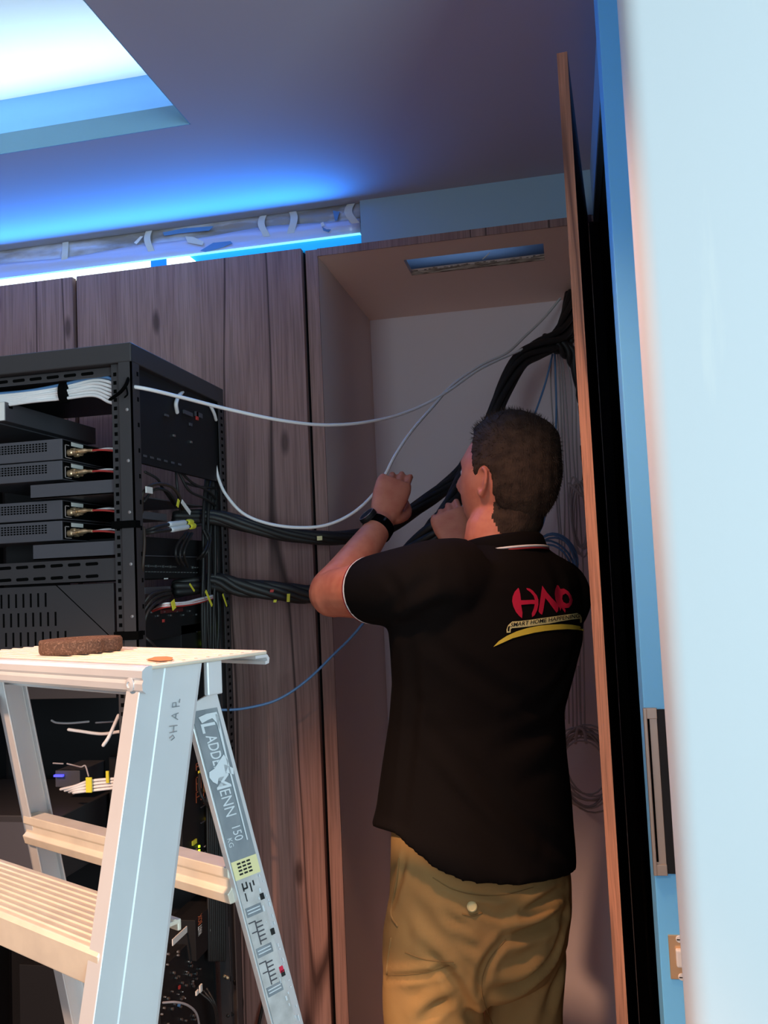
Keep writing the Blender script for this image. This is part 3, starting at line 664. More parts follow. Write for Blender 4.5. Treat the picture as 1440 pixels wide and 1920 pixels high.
# white tags on black leads
for (pts, lb_) in (([(262, 1000, .03), (290, 990, .0), (318, 983, -.004), (345, 980, -.006), (372, 978, -.002)], 'upper black lead with a cream heat shrink sleeve in the rack end'), ([(262, 1002, .03), (290, 997, .0), (322, 993, -.006), (350, 988, -.008), (376, 984, -.002)], 'lower black lead with a cream heat shrink sleeve in the rack end')):
    P3 = [RFp(*p) for p in pts]
    t = thing('sleeved_lead', P3[2], lb_, 'cable')
    MB().tube(smoothpath(P3), 0.0035, 8, True).build('lead', MT['cblack'], t, smooth=True)
    MB().tube(smoothpath(P3[2:4], 4), 0.0062, 10, True, 0.9).build('sleeve', MT['labw'], t, smooth=True)
    c = P3[3]; d_ = P3[4] - P3[3]; MB().tube([c + d_ * .25, c + d_ * .48], 0.0066, 8, True).build('yellow_band', MT['yellow'], t)
# devices
t, ya, yb, zb, zt = endbox('bracket_box', 'dark grey bracket box above the cream sleeves in the rack end', 'bracket', 268, 313, 961, 975, .03, MT['grey'], .05)
t, ya, yb, zb, zt = endbox('audio_amplifier', 'black rack device with a row of tiny bright terminals, upper one in the rack end', 'device', 268, 384, 1010, 1084, .05, MT['black'], .30)
for k in range(22):
    px = 274 + k * 4.6
    if k in (13, 14, 15, 16, 17, 18): continue
    endpt('terminal', px, 1061 + 0.15 * k, .049, (.0012 + .0012 * (k % 3 == 0), .0012 + .001 * (k % 3 == 1)), MT['steel'], t)
for k in range(18):
    endpt('terminal', 274 + k * 5.6, 1072 + 0.1 * k, .049, (.0018, .0008), MT['steel'], t)
endpt('badge', 311, 1085, .045, (.006, .0012), MT['paper'], t)
t, ya, yb, zb, zt = endbox('bracket_box', 'dark grey bracket box under the amplifier in the rack end', 'bracket', 272, 320, 1100, 1113, .03, MT['grey'], .05)
t, ya, yb, zb, zt = endbox('speaker_amplifier', 'black rack device with screw terminals and a dull red strip in the rack end', 'device', 268, 400, 1135, 1192, .05, MT['black'], .30)
for k in range(8): endpt('screw_terminal', 284 + k * 12, 1148 + (k % 2) * 7 - k * .4, .048, (.0022, .0016), MT['steel'], t)
endpt('red_strip', 322, 1145, .0485, (.05, .0035), mat('dull_red', rgb(90, 30, 28), .6), t); endpt('red_button', 306, 1164, .046, (.003, .003), MT['red'], t)
for k in range(6):
    y0 = 1146 - k * 1.5
    endcable('speaker_wire', 'white speaker wire plugged into the rack amplifier' if k % 3 else 'red speaker wire plugged into the rack amplifier', [(286 + 2 * k, y0, .04), (310, 1138 - 1.2 * k, .0), (345, 1135 - k, -.004), (372, 1130 - 1.3 * k, .0), (398, 1122 - k, .02)], .0024, 'white' if k % 3 else 'red', 'white speaker wires' if k % 3 else 'red speaker wires')
def flag(name, label, px, py, off, L_, ang, m_, w_=.004):
    c = RFp(px, py, off); d_ = np.array([0.0, math.cos(ang), -math.sin(ang)]) * L_; n_ = np.array([0, math.sin(ang), math.cos(ang)]) * w_
    MB().hexa([c - n_, c + d_ - n_, c + d_ + n_, c + n_], [c - n_ + [.0015, 0, 0], c + d_ - n_ + [.0015, 0, 0], c + d_ + n_ + [.0015, 0, 0], c + n_ + [.0015, 0, 0]]).build(name, MT[m_], None, label=label, cat='cable tag')
flag('cable_tag', 'wide yellow tag wrapped round the red and white speaker wires', 323, 1126, -.012, .018, 1.2, 'yellow', .007)
flag('cable_tag', 'long yellow tag hanging below the lower black bundle at the rear post', 385, 1108, -.012, .045, .8, 'yellow', .003)
flag('cable_tag', 'thin yellow tag sticking out left of the lower black bundle', 355, 1095, -.006, .026, .6, 'yellow', .002)
flag('cable_tag', 'small yellow tag above the cream sleeves in the rack', 332, 950, -.006, .016, -1.1, 'yellow', .004)
flag('cable_tag', 'pale folded tag hanging on a dark cable in the rack', 340, 940, -.006, .045, .5, 'paper', .0045)
flag('cable_tag', 'yellow tag dangling right of the rear rack post', 417, 1114, -.006, .035, .9, 'yellow', .002)
t, ya, yb, zb, zt = endbox('network_switch', 'black rack switch with two green lights and an orange bar', 'device', 340, 404, 1168, 1216, .05, MT['black'], .28)
for py in (1180, 1206): endpt('status_light', 385, py, .046, (.0030, .0030), MT['led_green'], t)
endpt('orange_bar', 386, 1193, .048, (.0014, .012), MT['orange'], t); endpt('groove', 372, 1184, .049, (.010, .0008), MT['grey'], t)
# lower gear glimpsed beside the ladder
t, ya, yb, zb, zt = endbox('media_switch', 'black device with orange printed markings, seen between the ladder rails', 'device', 340, 432, 1395, 1612, .04, MT['black'], .16)
for (y0, y1) in ((1432, 1440), (1458, 1478), (1486, 1500)):
    for (x0, x1) in ((367, 377), (381, 393)):
        a, b = RFp(x0, y0, .039), RFp(x1, y1, .039); w_ = .0014
        fr = MB(); X_ = RX - .039
        fr.box((X_, a[1], b[2]), (X_ + .001, a[1] + w_, a[2])); fr.box((X_, b[1] - w_, b[2]), (X_ + .001, b[1], a[2])); fr.box((X_, a[1], a[2] - w_), (X_ + .001, b[1], a[2])); fr.box((X_, a[1] + .005, (a[2] + b[2]) / 2 - .001), (X_ + .001, b[1] - .004, (a[2] + b[2]) / 2 + .001))
        fr.build('orange_marking', MT['orange'], t)
for (px, py, m_) in ((389, 1482, 'led_yellow'), (391, 1536, 'led_yellow'), (373, 1587, 'led_green'), (373, 1595, 'led_green')): endpt('status_light', px, py, .037, (.0022, .0022), MT[m_], t)
endpt('orange_bar', 393, 1540, .0385, (.0016, .026), MT['orange'], t); endpt('yellow_clip', 375, 1448, .030, (.008, .004), MT['yellow'], t); endpt('yellow_sticker', 364, 1579, .038, (.010, .0045), MT['yellow'], t)
endpt('socket', 367, 1594, .038, (.005, .004), MT['steel'], t); endpt('socket', 385, 1607, .038, (.005, .006), MT['greyc'], t); endpt('socket_hole', 385, 1608, .0365, (.003, .0035), MT['hole'], t)
for py in (1586, 1597): endpt('groove', 385, py, .038, (.006, .0008), MT['greyc'], t)
for py in (1512, 1541): endpt('groove', 380, py, .038, (.010, .0008), MT['grey'], t)
endcable('power_lead', 'thin black lead crossing in front of the orange marked device', [(374, 1452, .02), (374, 1480, .01), (382, 1500, .0), (400, 1524, .0), (420, 1545, .01)], .0034, 'cblack')
t, ya, yb, zb, zt = endbox('power_strip', 'tall black power unit with white and orange lettering low in the rack', 'power unit', 366, 442, 1690, 1765, .03, MT['black'], .06)
# the lettering reads upwards
o_ = RFp(379, 1749, .0285); e_ = RFp(379, 1731, .0285); f_ = RFp(371.5, 1749, .0285)
flat_text('WATT', o_, (0, 0, e_[2] - o_[2]), (0, f_[1] - o_[1], 0), 'lettering', MT['paper'], t, .02)
o2_ = RFp(379, 1729, .0285); e2_ = RFp(379, 1711, .0285)
flat_text('BOX', o2_, (0, 0, e2_[2] - o2_[2]), (0, f_[1] - o_[1], 0), 'lettering', MT['orange'], t, .02)
c = RFp(393, 1745, .0285); MB().lathe(c, (1, 0, 0), [(.0022, 0), (.0034, 0), (.0034, .0006), (.0022, .0006), (.0022, 0)], 14).build('key_mark', MT['paper'], t)
MB().tube([c + [.0004, 0, .0035], c + [.0004, -.001, .014]], .0007, 6).build('key_mark', MT['paper'], t)
a, b = RFp(322, 1750, .05), RFp(356, 1750, .05); a[2] = RFp(340, 1745, .05)[2]; b[2] = RFp(340, 1757, .05)[2]
MB().prism([(RX - .05, a[1], a[2]), (RX - .05, b[1] + .004, a[2]), (RX - .05, b[1] - .008, b[2]), (RX - .05, a[1], b[2])], (.002, 0, 0)).build('paper_sheet', MT['paper'], None, label='white paper label lying in the rack above the amplifier', cat='label')
t, ya, yb, zb, zt = endbox('home_cinema_amplifier', 'black amplifier packed with small silver sockets at the bottom of the rack', 'amplifier', 300, 402, 1770, 1990, .05, MT['black'], .30)
rr = random.Random(3)
for k in range(46):
    px, py = rr.uniform(306, 372), rr.uniform(1780, 1925)
    px += (1850 - py) * 0.10
    c = RFp(px, py, .049); r_ = rr.uniform(.0016, .0034)
    MB().lathe(c, (1, 0, 0), [(.0001, 0), (r_, 0), (r_, .004), (r_ * .5, .005), (.0001, .005)], 10).build('socket', MT['steel'] if k != 9 else MT['bluec'], t)
endpt('red_socket', 336, 1851, .047, (.003, .003), MT['red'], t); endpt('white_tag', 376, 1853, .02, (.005, .007), MT['paper'], t); endpt('white_tag', 369, 1861, .02, (.005, .004), MT['paper'], t)
endcable('audio_cable', 'thin grey audio cable arching over the bottom amplifier', [(306, 1880, .03), (330, 1879, .01), (352, 1885, .0), (368, 1900, .0), (374, 1925, .01)], .0022, 'greyc')
for k in range(3): endcable('audio_cable', 'dark audio cable hanging from the white tags low in the rack', [(376 + 6 * k, 1862 - 4 * k, .02), (396 + 3 * k, 1880, .0), (404 + 2 * k, 1905, .0), (408, 1960, .01)], .0022, 'cblack', 'dark audio cables by the white tags')
P3 = rayp([(424, 1832, 1.89), (436, 1838, 1.91), (448, 1858, 1.915), (453, 1880, 1.91), (450, 1920, 1.90), (446, 1990, 1.88)])
t = thing('aerial_cable', P3[0], 'thick black cable with a yellow tip looping out right of the rack', 'cable')
MB().tube(smoothpath(P3), .0045, 8, True).build('sheath', MT['cblack'], t, smooth=True); MB().tube([P3[0] + [-.004, 0, .002], P3[0] + [.004, 0, -.001]], .0042, 8, True).build('tip', MT['gold'], t)
cable('aerial_cable', 'short black cable loop right of the rack under the yellow tip', 'cable', rayp([(440, 1840, 1.90), (452, 1872, 1.915), (444, 1896, 1.91), (428, 1904, 1.89)]), .0042, MT['cblack'])
cable('aerial_cable', 'black cable standing against the wood cabinet below the label rail', 'cable', rayp([(500, 1862, 2.04), (492, 1890, 2.035), (484, 1930, 2.03), (478, 1990, 2.02)]), .0040, MT['cblack'])
# cables and boxes glimpsed through the ladder
def dk(pts, r, m_, lb_, grp=None): cable('network_cable', lb_, 'cable', rayp(pts), r, MT[m_], grp)
dk([(97, 1351, 1.60), (106, 1355, 1.60), (130, 1356, 1.60), (166, 1353, 1.60)], .0022, 'greyc', 'thin grey cable highest in the gap between the ladder legs')
dk([(180, 1355, 1.60), (196, 1354, 1.60), (216, 1353, 1.61)], .0018, 'greyc', 'short thin grey cable beside the slanted white one in the rack')
dk([(129, 1368, 1.58), (150, 1371, 1.58), (190, 1376, 1.57), (223, 1372, 1.57)], .0032, 'white', 'white cable sagging in the dark rack under the ladder top')
dk([(194, 1397, 1.52), (205, 1380, 1.52), (222, 1342, 1.53)], .0036, 'white', 'white cable end slanting up in the dark rack')
dk([(100, 1431, 1.62), (118, 1432, 1.62)], .0016, 'greyc', 'short thin grey cable left of the dark upright')
dk([(126, 1432, 1.62), (139, 1435, 1.62), (152, 1438, 1.60), (160, 1436, 1.60), (166, 1455, 1.59)], .0016, 'greyc', 'thin wavy grey cable above the yellow tied cables')
for k in range(4): dk([(114 + 8 * k, 1480 + 2.4 * k, 1.58), (140, 1474 + 4 * k, 1.565), (165, 1465 + 6 * k, 1.56), (200, 1461 + 6 * k, 1.555), (224, 1460 + 5.5 * k, 1.56)], .0027, 'white', 'white cable tied with yellow tape low in the rack', 'white cables with yellow ties')
for (px, py, dx, h_, lb_) in ((166, 1464, .006, .022, 'yellow tie round the white cables, left one'), (201, 1452, .003, .016, 'narrow yellow tie standing up from the white cables, right one')):
    c = PY(px, py, 1.548); MB().box((c[0] - dx, c[1], c[2] - h_), (c[0] + dx, c[1] + .003, c[2] + .006)).build('cable_tie', MT['yellow'], None, label=lb_, cat='cable tie')
c = PY(120, 1445, 1.64); c2 = PY(150, 1476, 1.64)
t = thing('wall_socket', (c[0], c[1], c2[2]), 'grey box with a blue light inside the lower rack', 'device')
MB().box((c[0] - .02, c[1], c2[2]), (c2[0], c[1] + .1, c[2])).build('case', MT['grey'], t, bevel=.001)
b_ = PY(107, 1455, 1.63); MB().box((b_[0] - .008, b_[1], b_[2] - .002), (b_[0] + .012, b_[1] + .006, b_[2] + .002)).build('blue_light', MT['led_bluepin'], t)
t = thing('storage_unit', (-1.05, 1.70, LFp(140, 1600)[2]), 'dark case on the lowest visible rack level behind the ladder', 'device')
z_ = PY(100, 1530, 1.55)[2]; MB().box((-1.33, 1.55, z_ - .12), (-0.98, 1.85, z_)).build('case', MT['rack'], t, bevel=.002); MB().box((-1.31, 1.548, z_ - .11), (-1.0, 1.551, z_ - .012)).build('front_panel', MT['grey'], t)

# ------------------------------------------------------------------ hanging cables between rack and cabinet
W8 = MT['white']
cable('data_cable', 'white cable sagging from the top of the rack up into the open cabinet', 'cable', rayp([(200, 722, 1.50), (262, 727, 1.475), (340, 745, 1.55), (430, 768, 1.66), (530, 789, 1.77), (612, 797, 1.86), (690, 791, 1.95), (762, 773, 2.03), (830, 740, 2.12), (900, 692, 2.23), (968, 660, 2.34), (1020, 636, 2.42), (1048, 610, 2.48), (1064, 580, 2.55), (1068, 552, 2.60)]), 0.0037, W8)
cable('data_cable', 'white cable looping low from the rear rack post through the raised hand', 'cable', rayp([(404, 872, 1.87), (410, 898, 1.87), (424, 928, 1.87), (455, 962, 1.875), (500, 981, 1.885), (555, 989, 1.90), (610, 985, 1.915), (660, 963, 1.925), (700, 927, 1.925), (722, 890, 1.925), (742, 852, 1.94), (772, 808, 1.99), (812, 762, 2.08), (850, 720, 2.17), (905, 683, 2.27), (950, 662, 2.35), (985, 630, 2.45), (1020, 596, 2.54), (1050, 560, 2.60)]), 0.0037, W8)
cable('data_cable', 'blue cable hanging from the rack across the wood door to the man', 'cable', rayp([(380, 1328, 1.86), (415, 1331, 1.87), (460, 1328, 1.90), (520, 1312, 1.93), (575, 1276, 1.95), (625, 1228, 1.955), (665, 1188, 1.95), (720, 1120, 1.96), (770, 1070, 1.98), (830, 1030, 1.99)]), 0.0030, MT['bluec'])
def bundle(name, label, pts, n, R0, r, m_=MT['cblack'], turns=2.0, flat=0.6, rs=None):
    P3 = smoothpath(rayp(pts), 10); t = thing(name, P3[0], label, 'cable bundle'); N_ = len(P3)
    for k in range(n):
        q = []
        for i, p in enumerate(P3):
            d_ = P3[min(i + 1, N_ - 1)] - P3[max(i - 1, 0)]; d_ /= np.linalg.norm(d_)
            a_ = np.cross(d_, [0, 0, 1.0]); a_ /= np.linalg.norm(a_); b_ = np.cross(a_, d_)
            ph = 2 * math.pi * (k / n + turns * i / N_) ; R_ = (rs(i / N_) if rs else 1) * R0 * (1 + 0.15 * math.sin(7 * i / N_ + k))
            q.append(p + R_ * (math.cos(ph) * b_ + flat * math.sin(ph) * a_))
        MB().tube(q[::2] + [q[-1]], r * (0.85 + 0.3 * ((k * 7) % 5) / 5), 8, True).build('sheathed_cable', m_, t, smooth=True)
    return t
up = bundle('cable_bundle', 'upper black cable bundle from the rack past the watch into the cabinet top', [(330, 972, 1.80), (400, 968, 1.86), (470, 985, 1.90), (540, 1001, 1.95), (610, 1008, 2.00), (665, 1006, 2.05), (722, 990, 2.10), (770, 960, 2.14), (820, 925, 2.18), (860, 893, 2.22), (892, 850, 2.25), (920, 800, 2.28), (945, 735, 2.32), (975, 680, 2.36), (1010, 655, 2.40), (1045, 636, 2.44), (1062, 600, 2.50), (1072, 555, 2.585)], 6, 0.017, 0.0090, turns=2.2, rs=lambda t: 0.55 + 0.75 * max(0, (t - .35) / .65))
for k, (px, py) in enumerate(((600, 1010),)):
    c = PY(px, py, 1.965); MB().box((c[0] - .006, c[1] - .004, c[2] - .004), (c[0] + .006, c[1], c[2] + .006)).build('pale_tag', MT['laby'], up)
bundle('cable_bundle', 'lower black cable bundle going from the rack behind the elbow to the right hand', [(330, 1104, 1.80), (400, 1090, 1.86), (450, 1100, 1.89), (520, 1108, 1.925), (585, 1114, 1.96), (650, 1105, 2.00), (720, 1075, 2.02), (778, 1030, 2.01), (828, 975, 2.00), (862, 910, 2.08), (890, 850, 2.20)], 6, 0.017, 0.0090, turns=2.4, rs=lambda t: 0.72 + 0.3 * t)
for (px, py, w_, h_, m_, lb_) in ((540, 1121, .005, .009, 'yellow', 'yellow tag on the lower black bundle near the elbow'), (515, 1127, .005, .003, 'yellow', 'tiny yellow tag under the lower black bundle'), (509, 1108, .006, .003, 'red', 'small red tag on the lower black bundle'), (464, 1099, .0015, .006, 'laby', 'thin cream tag on the lower black bundle beside the rack')):
    c = PY(px, py, 1.895); MB().hexa([c + [-w_ * .7, 0, -h_], c + [w_ * .7, 0, -h_], c + [w_, 0, h_], c + [-w_ * .4, 0, h_]], [c + [-w_ * .7, .002, -h_], c + [w_ * .7, .002, -h_], c + [w_, .002, h_], c + [-w_ * .4, .002, h_]]).build('cable_tag', MT[m_], None, label=lb_, cat='cable tag')
bundle('cable_bundle', 'short black bundle forking right behind the open door edge', [(1020, 640, 2.42), (1048, 648, 2.44), (1070, 664, 2.46), (1084, 692, 2.47), (1094, 740, 2.48), (1102, 800, 2.48), (1108, 900, 2.48)], 4, 0.016, 0.0085)
bundle('cable_bundle', 'second black bundle rising along the cabinet side to its top', [(1066, 640, 2.48), (1072, 610, 2.52), (1076, 575, 2.57), (1078, 548, 2.60)], 4, 0.012, 0.0085)
# grey and blue leads on the cabinet's inner wall
GC = 'grey cables hanging down the inside of the open cabinet'
rg = random.Random(5)
for k in range(7):
    x = 1032 + k * 7.5; bot = 1010 + 8 * k
    pts = [(1036 + 4 * k, 640 + 3 * k, 2.52), (x + rg.uniform(-3, 3), 720, 2.54), (x + 6 + rg.uniform(-3, 3), 830, 2.55), (x + 10 + rg.uniform(-2, 2), 930, 2.56), (x + 14 + rg.uniform(-3, 3), bot, 2.57), (x + 16, bot + 70, 2.58), (x + 20, bot + 330, 2.60)]
    cable('wall_cable', 'thin grey cable hanging down the inside of the open cabinet', 'cable', rayp(pts), 0.0022, MT['greyc'], GC)
cable('wall_cable', 'blue cable crossing behind the head to the blue coil', 'cable', rayp([(1036, 665, 2.50), (1022, 720, 2.50), (1005, 770, 2.49), (992, 800, 2.49), (985, 850, 2.50)]), .0028, MT['bluec'])
cable('wall_cable', 'blue cable dropping right of the head to the blue coil', 'cable', rayp([(1040, 660, 2.52), (1043, 760, 2.54), (1040, 840, 2.54), (1030, 920, 2.54), (1020, 975, 2.52), (1008, 1005, 2.50)]), .0028, MT['bluec'])
def coil(name, label, c, rx, rz, n, r, m_, thick=.012, seed=1, tilt=0.0, part='turn'):
    q = random.Random(seed); t = thing(name, c, label, 'cable')
    for k in range(n):
        a_ = rx * q.uniform(.82, 1.08); b_ = rz * q.uniform(.85, 1.08); ox, oz, oy = q.uniform(-.22, .22) * rx, q.uniform(-.34, .06) * rz, q.uniform(-thick, thick); tl = tilt + q.uniform(-.15, .15)
        pts = []
        for i in range(25):
            th = 2 * math.pi * i / 24
            x_, z_ = a_ * math.cos(th), b_ * math.sin(th)
            pts.append(np.array(c) + [ox + x_ * math.cos(tl) - z_ * math.sin(tl), oy + .004 * math.sin(3 * th + k), oz + x_ * math.sin(tl) + z_ * math.cos(tl)])
        MB().tube(pts, r, 7).build(part, m_, t, smooth=True)
    return t
coil('cable_coil', 'blue cable coil hanging behind the man\'s right shoulder', PY(1040, 1050, 2.46), .058, .075, 6, .0030, MT['bluec'], seed=2, tilt=.3)
gc_ = coil('cable_coil', 'big grey cable coil hanging low between the man and the open door', PY(1098, 1430, 2.50), .072, .105, 11, .0026, MT['greyc'], seed=4, tilt=.15)
c = PY(1092, 1372, 2.49); MB().tube(smoothpath([c + [-.02, 0, -.03], c + [-.012, -.008, .01], c + [.004, -.006, .004], c + [.008, 0, -.03]]), .004, 8, True).build('tie', MT['greyc'], gc_)
MB().tube(smoothpath(rayp([(1085, 1250, 2.52), (1087, 1320, 2.51), (1090, 1365, 2.50)])), .0026, 7, True).build('tail', MT['greyc'], gc_, smooth=True)
coil('cable_coil', 'narrow grey cable coil on the cabinet side beside the door edge, right of the head', PY(1086, 960, 2.53), .022, .10, 5, .0026, MT['greyc'], seed=6)
MB().tube(rayp([(1066, 906, 2.46), (1071, 910, 2.46), (1090, 929, 2.46)]), [.002, .004, .004], 8, True).build('cable_plug', MT['greyc'], None, smooth=True, label='grey plug on a cable end right of the man\'s head', cat='plug')

# ------------------------------------------------------------------ step ladder
LH = 1.43; FR = np.array([-0.370, 0.725, LH]); yw = 0.4722
Lv = np.array([math.sin(yw), math.cos(yw), 0]); Lu = np.array([math.cos(yw), -math.sin(yw), 0])
AF, BF, DF, FL_, AR, BR, OFF, DR, LW, DP, RW, UR = 0.2323, 0.0427, 0.0677, 0.0194, 0.2317, 0.0726, 0.0488, 0.0356, 0.3942, 0.1436, 0.0345, -0.0181
def Lp(u, v, z): return FR + Lu * u + Lv * v + np.array([0, 0, z])
ld = thing('step_ladder', Lp(-LW / 2, 0.07, -LH), 'scuffed aluminium step ladder with a grey label on its right rear rail', 'ladder')
def lbox(u0, u1, v0, v1, z0, z1, name, m_, parent=ld, bevel=0.0012):
    mb = MB().hexa([Lp(u0, v0, z0), Lp(u1, v0, z0), Lp(u1, v1, z0), Lp(u0, v1, z0)], [Lp(u0, v0, z1), Lp(u1, v0, z1), Lp(u1, v1, z1), Lp(u0, v1, z1)])
    return mb.build(name, m_, parent, bevel=bevel)
top = lbox(-LW, 0.0, 0.0, DP, -0.004, 0.0, 'top_plate', MT['aluw'])
rid = MB()
for k in range(9):
    v0 = 0.012 + k * 0.0145
    rid.hexa([Lp(-LW, v0, 0), Lp(-.006, v0, 0), Lp(-.006, v0 + 0.005, 0), Lp(-LW, v0 + 0.005, 0)], [Lp(-LW, v0 + .001, 0.0009), Lp(-.006, v0 + .001, 0.0009), Lp(-.006, v0 + 0.004, 0.0009), Lp(-LW, v0 + 0.004, 0.0009)])
rid.build('tread_ridges', MT['aluw'], top)
def prof(pts, u0, u1, name, m_, parent=ld, **kw):   # profile in (v, z) swept along u
    return MB().prism([Lp(u0, v, z) for v, z in pts], Lu * (u1 - u0)).build(name, m_, parent, **kw)
fb = prof([(0, 0.0), (-.004, -.001), (-.0075, -.004), (-.008, -.010), (-.0065, -.0125), (-.008, -.0155), (-.0075, -.021), (-.004, -.024), (0, -.024), (0.003, -.022), (0.003, 0)], -LW, 0.0015, 'front_bar', MT['alu'])
for u_ in (-0.0165, -LW + 0.0165):
    MB().lathe(Lp(u_, -0.0075, -0.0165), -Lv, [(.0001, 0), (.0062, 0), (.0060, .0012), (.0028, .0020), (.0026, .0010), (.0001, .0010)], 18).build('rivet', MT['alu'], fb)
# rear edge hook of the top plate
prof([(DP - .016, -.004), (DP, -.004), (DP + .003, -.008), (DP + .002, -.013), (DP - .003, -.014), (DP - .003, -.011), (DP, -.010), (DP - .001, -.007), (DP - .016, -.007)], -LW, 0.0, 'rear_lip', MT['alu'])
# front rails: bent channel swept down the rail line
def rail(sec, u_base, side, alpha, beta, z_top, z_bot, sgn, name):
    # sec in (u toward inside, v); side +1 right rail, -1 left rail
    rings = []
    for z in (z_top, z_bot):
        t = -z
        rings.append([Lp(u_base - side * uu + side * beta * t, vv + sgn * alpha * t, z) for uu, vv in sec])
    return MB().loft(rings).build(name, MT['alu'], ld, bevel=0.0008)
secF = [(0, 0), (0, .024), (-.0009, .0252), (-.0009, .064), (0, DF), (FL_, DF), (FL_, DF - .003), (.003, DF - .003), (.003, .003), (FL_, .003), (FL_, 0)]
rail(secF, -0.008, 1, AF, BF, -0.004, -LH, -1, 'front_rail'); rail(secF, -LW + 0.008, -1, AF, BF, -0.004, -LH, -1, 'front_rail')
secR = [(0, 0), (0, DR), (.010, DR), (.010, DR - .0025), (.0025, DR - .0025), (.0025, .0025), (RW * .6, .0025), (RW * .6, 0)]
def rrail(side):
    rings = []
    for z in (-0.045 if side > 0 else -0.03, -LH):
        t = -z - .02
        rings.append([Lp((UR + 0 if side > 0 else -LW - UR) - side * (uu * .35 if side > 0 and uu > .0101 else uu) + side * BR * t, OFF + vv + AR * t, z) for uu, vv in secR])
    # slanted upper end
    if side > 0:
        for i, (uu, vv) in enumerate(secR): rings[0][i] = rings[0][i] + np.array([0, 0, (vv / DR) * 0.012])
    return MB().loft(rings).build('rear_rail', MT['alu'], ld, bevel=0.0008)
rr_ = rrail(1); rl_ = rrail(-1)
# side bracket, cross brace under the top, hook
lbox(-0.010, -0.004, DF + .002, DF + .020, -0.036, -0.004, 'side_bracket', MT['alu'])
lbox(-LW + .02, -0.02, 0.062, 0.067, -0.040, -0.022, 'top_brace', MT['alu']); lbox(-LW + .02, -0.02, 0.058, 0.067, -0.024, -0.020, 'top_brace', MT['alu'])
# front tread and rear brace
def Lfront(t, u, dv=0): return Lp(u, -AF * t + dv, -t - .02)
t_ = 0.207
uR = -0.008 - FL_ * 0.2 + BF * t_; uL = -LW - BF * t_
def tread(t_, name):
    pr = [(-.004, 0.0), (-.007, -.004), (-.006, -.030), (0, -.034), (.003, -.034), (.003, -.004), (.074, -.004), (.074, -.010), (.078, -.010), (.078, 0.0)]
    u0, u1 = -LW + .012 - BF * t_, -0.011 + BF * t_
    tr = MB().prism([Lp(u0, v - AF * t_, z - t_ - .02) for v, z in pr], Lu * (u1 - u0)).build(name, MT['aluw'], ld, bevel=0.001)
    rd = MB()
    for k in range(9):
        v0 = 0.001 + k * .0085 - AF * t_; zz = -t_ - .02
        rd.hexa([Lp(u0, v0, zz), Lp(u1, v0, zz), Lp(u1, v0 + .004, zz), Lp(u0, v0 + .004, zz)], [Lp(u0, v0 + .001, zz + .0012), Lp(u1, v0 + .001, zz + .0012), Lp(u1, v0 + .003, zz + .0012), Lp(u0, v0 + .003, zz + .0012)])
    rd.build('tread_ridges', MT['aluw'], tr)
    return tr
tread(t_, 'tread')
for k in (2, 3, 4): tread(t_ + 0.26 * (k - 1), 'tread')
for zoff in (0.0095, 0.0245):
    MB().lathe(Lfront(t_ + zoff, -0.0185 + BF * t_ + .0, -0.0005), -Lv, [(.0001, 0), (.0058, 0), (.0045, .0026), (.0020, .0032), (.0016, .0022), (.0001, .0022)], 16).build('rivet', MT['steel'], ld)
for t2 in (0.182, 0.182 + .3, .182 + .6):
    u0, u1 = -LW - UR + .004 - BR * t2, UR - .004 + BR * t2; v0 = OFF + AR * t2
    br_ = MB().prism([Lp(u0, v0 + v, -t2 - .02 + z) for v, z in [(.0, 0), (.022, 0), (.022, -.010), (.012, -.012), (.012, -.022), (.018, -.026), (.016, -.034), (.002, -.034), (-.001, -.024), (.004, -.020), (.004, -.012), (0, -.009)]], Lu * (u1 - u0)).build('rear_brace', MT['aluw'], ld, bevel=.0008)
# label on the outside of the right rear rail: coordinates s down the rail (m), w across (0..1)
def RLp(s, w, off=0.0006):
    t = s
    return Lp(UR + BR * t + off, OFF + AR * t + DR * w, -t - .02 - (1 - w) * 0.0 + w * 0.0)
def lquad(s0, s1, w0, w1, name, m_, parent, off=.0006, sk=0.0):
    q = [RLp(s0 + sk * 1, w0, off), RLp(s0, w1, off), RLp(s1, w1, off), RLp(s1 + sk * 1, w0, off)]
    q2 = [p + Lu * .0004 for p in q]
    return MB().hexa(q, q2).build(name, m_, parent)
hk = RLp(.024, .98) - Lu * .004; MB().tube(smoothpath([hk, hk + [0, 0, .006], hk + Lv * .003 + [0, 0, .010], hk + Lv * .008 + [0, 0, .009]]), .0022, 8, True).build('hook', MT['alu'], ld, smooth=True)
lab = lquad(0.030, 0.176, .06, .94, 'rail_label', MT['lab'], rr_)
lab['label'] = 'worn grey rating label'
def rltext(txt, s0, s1, w0, w1, m_, bold=.0):
    # reads down the rail, tops of letters toward w1
    o = RLp(s0, w0, .0014); me = mesh2d_text(txt, bold); lo, hi = bbox2(me)
    remap(me, lambda x, y: RLp(s0 + (s1 - s0) * (x - lo[0]) / (hi[0] - lo[0]), w0 + (w1 - w0) * (y - lo[1]) / (hi[1] - lo[1]), .0014))
    return link(me, 'lettering', m_, lab)
rltext('L', .043, .052, .24, .72, MT['labw'], .02); rltext('ADDER', .0545, .0905, .30, .66, MT['labw'], .01)
rltext('M', .093, .1065, .22, .72, MT['labw'], .01); rltext('ENN', .108, .1335, .28, .64, MT['labw'], .0)
rltext('150', .1445, .1580, .36, .66, MT['labw'], .0); rltext('KG', .1535, .1620, .12, .28, MT['labw'], .0)
def scuff(pts, off=.0018):
    # pts in (s, w): irregular worn patch
    P3 = [RLp(s, w, off) for s, w in pts]; MB().prism(P3, Lu * .0003).build('scuff', MT['labw'], lab)
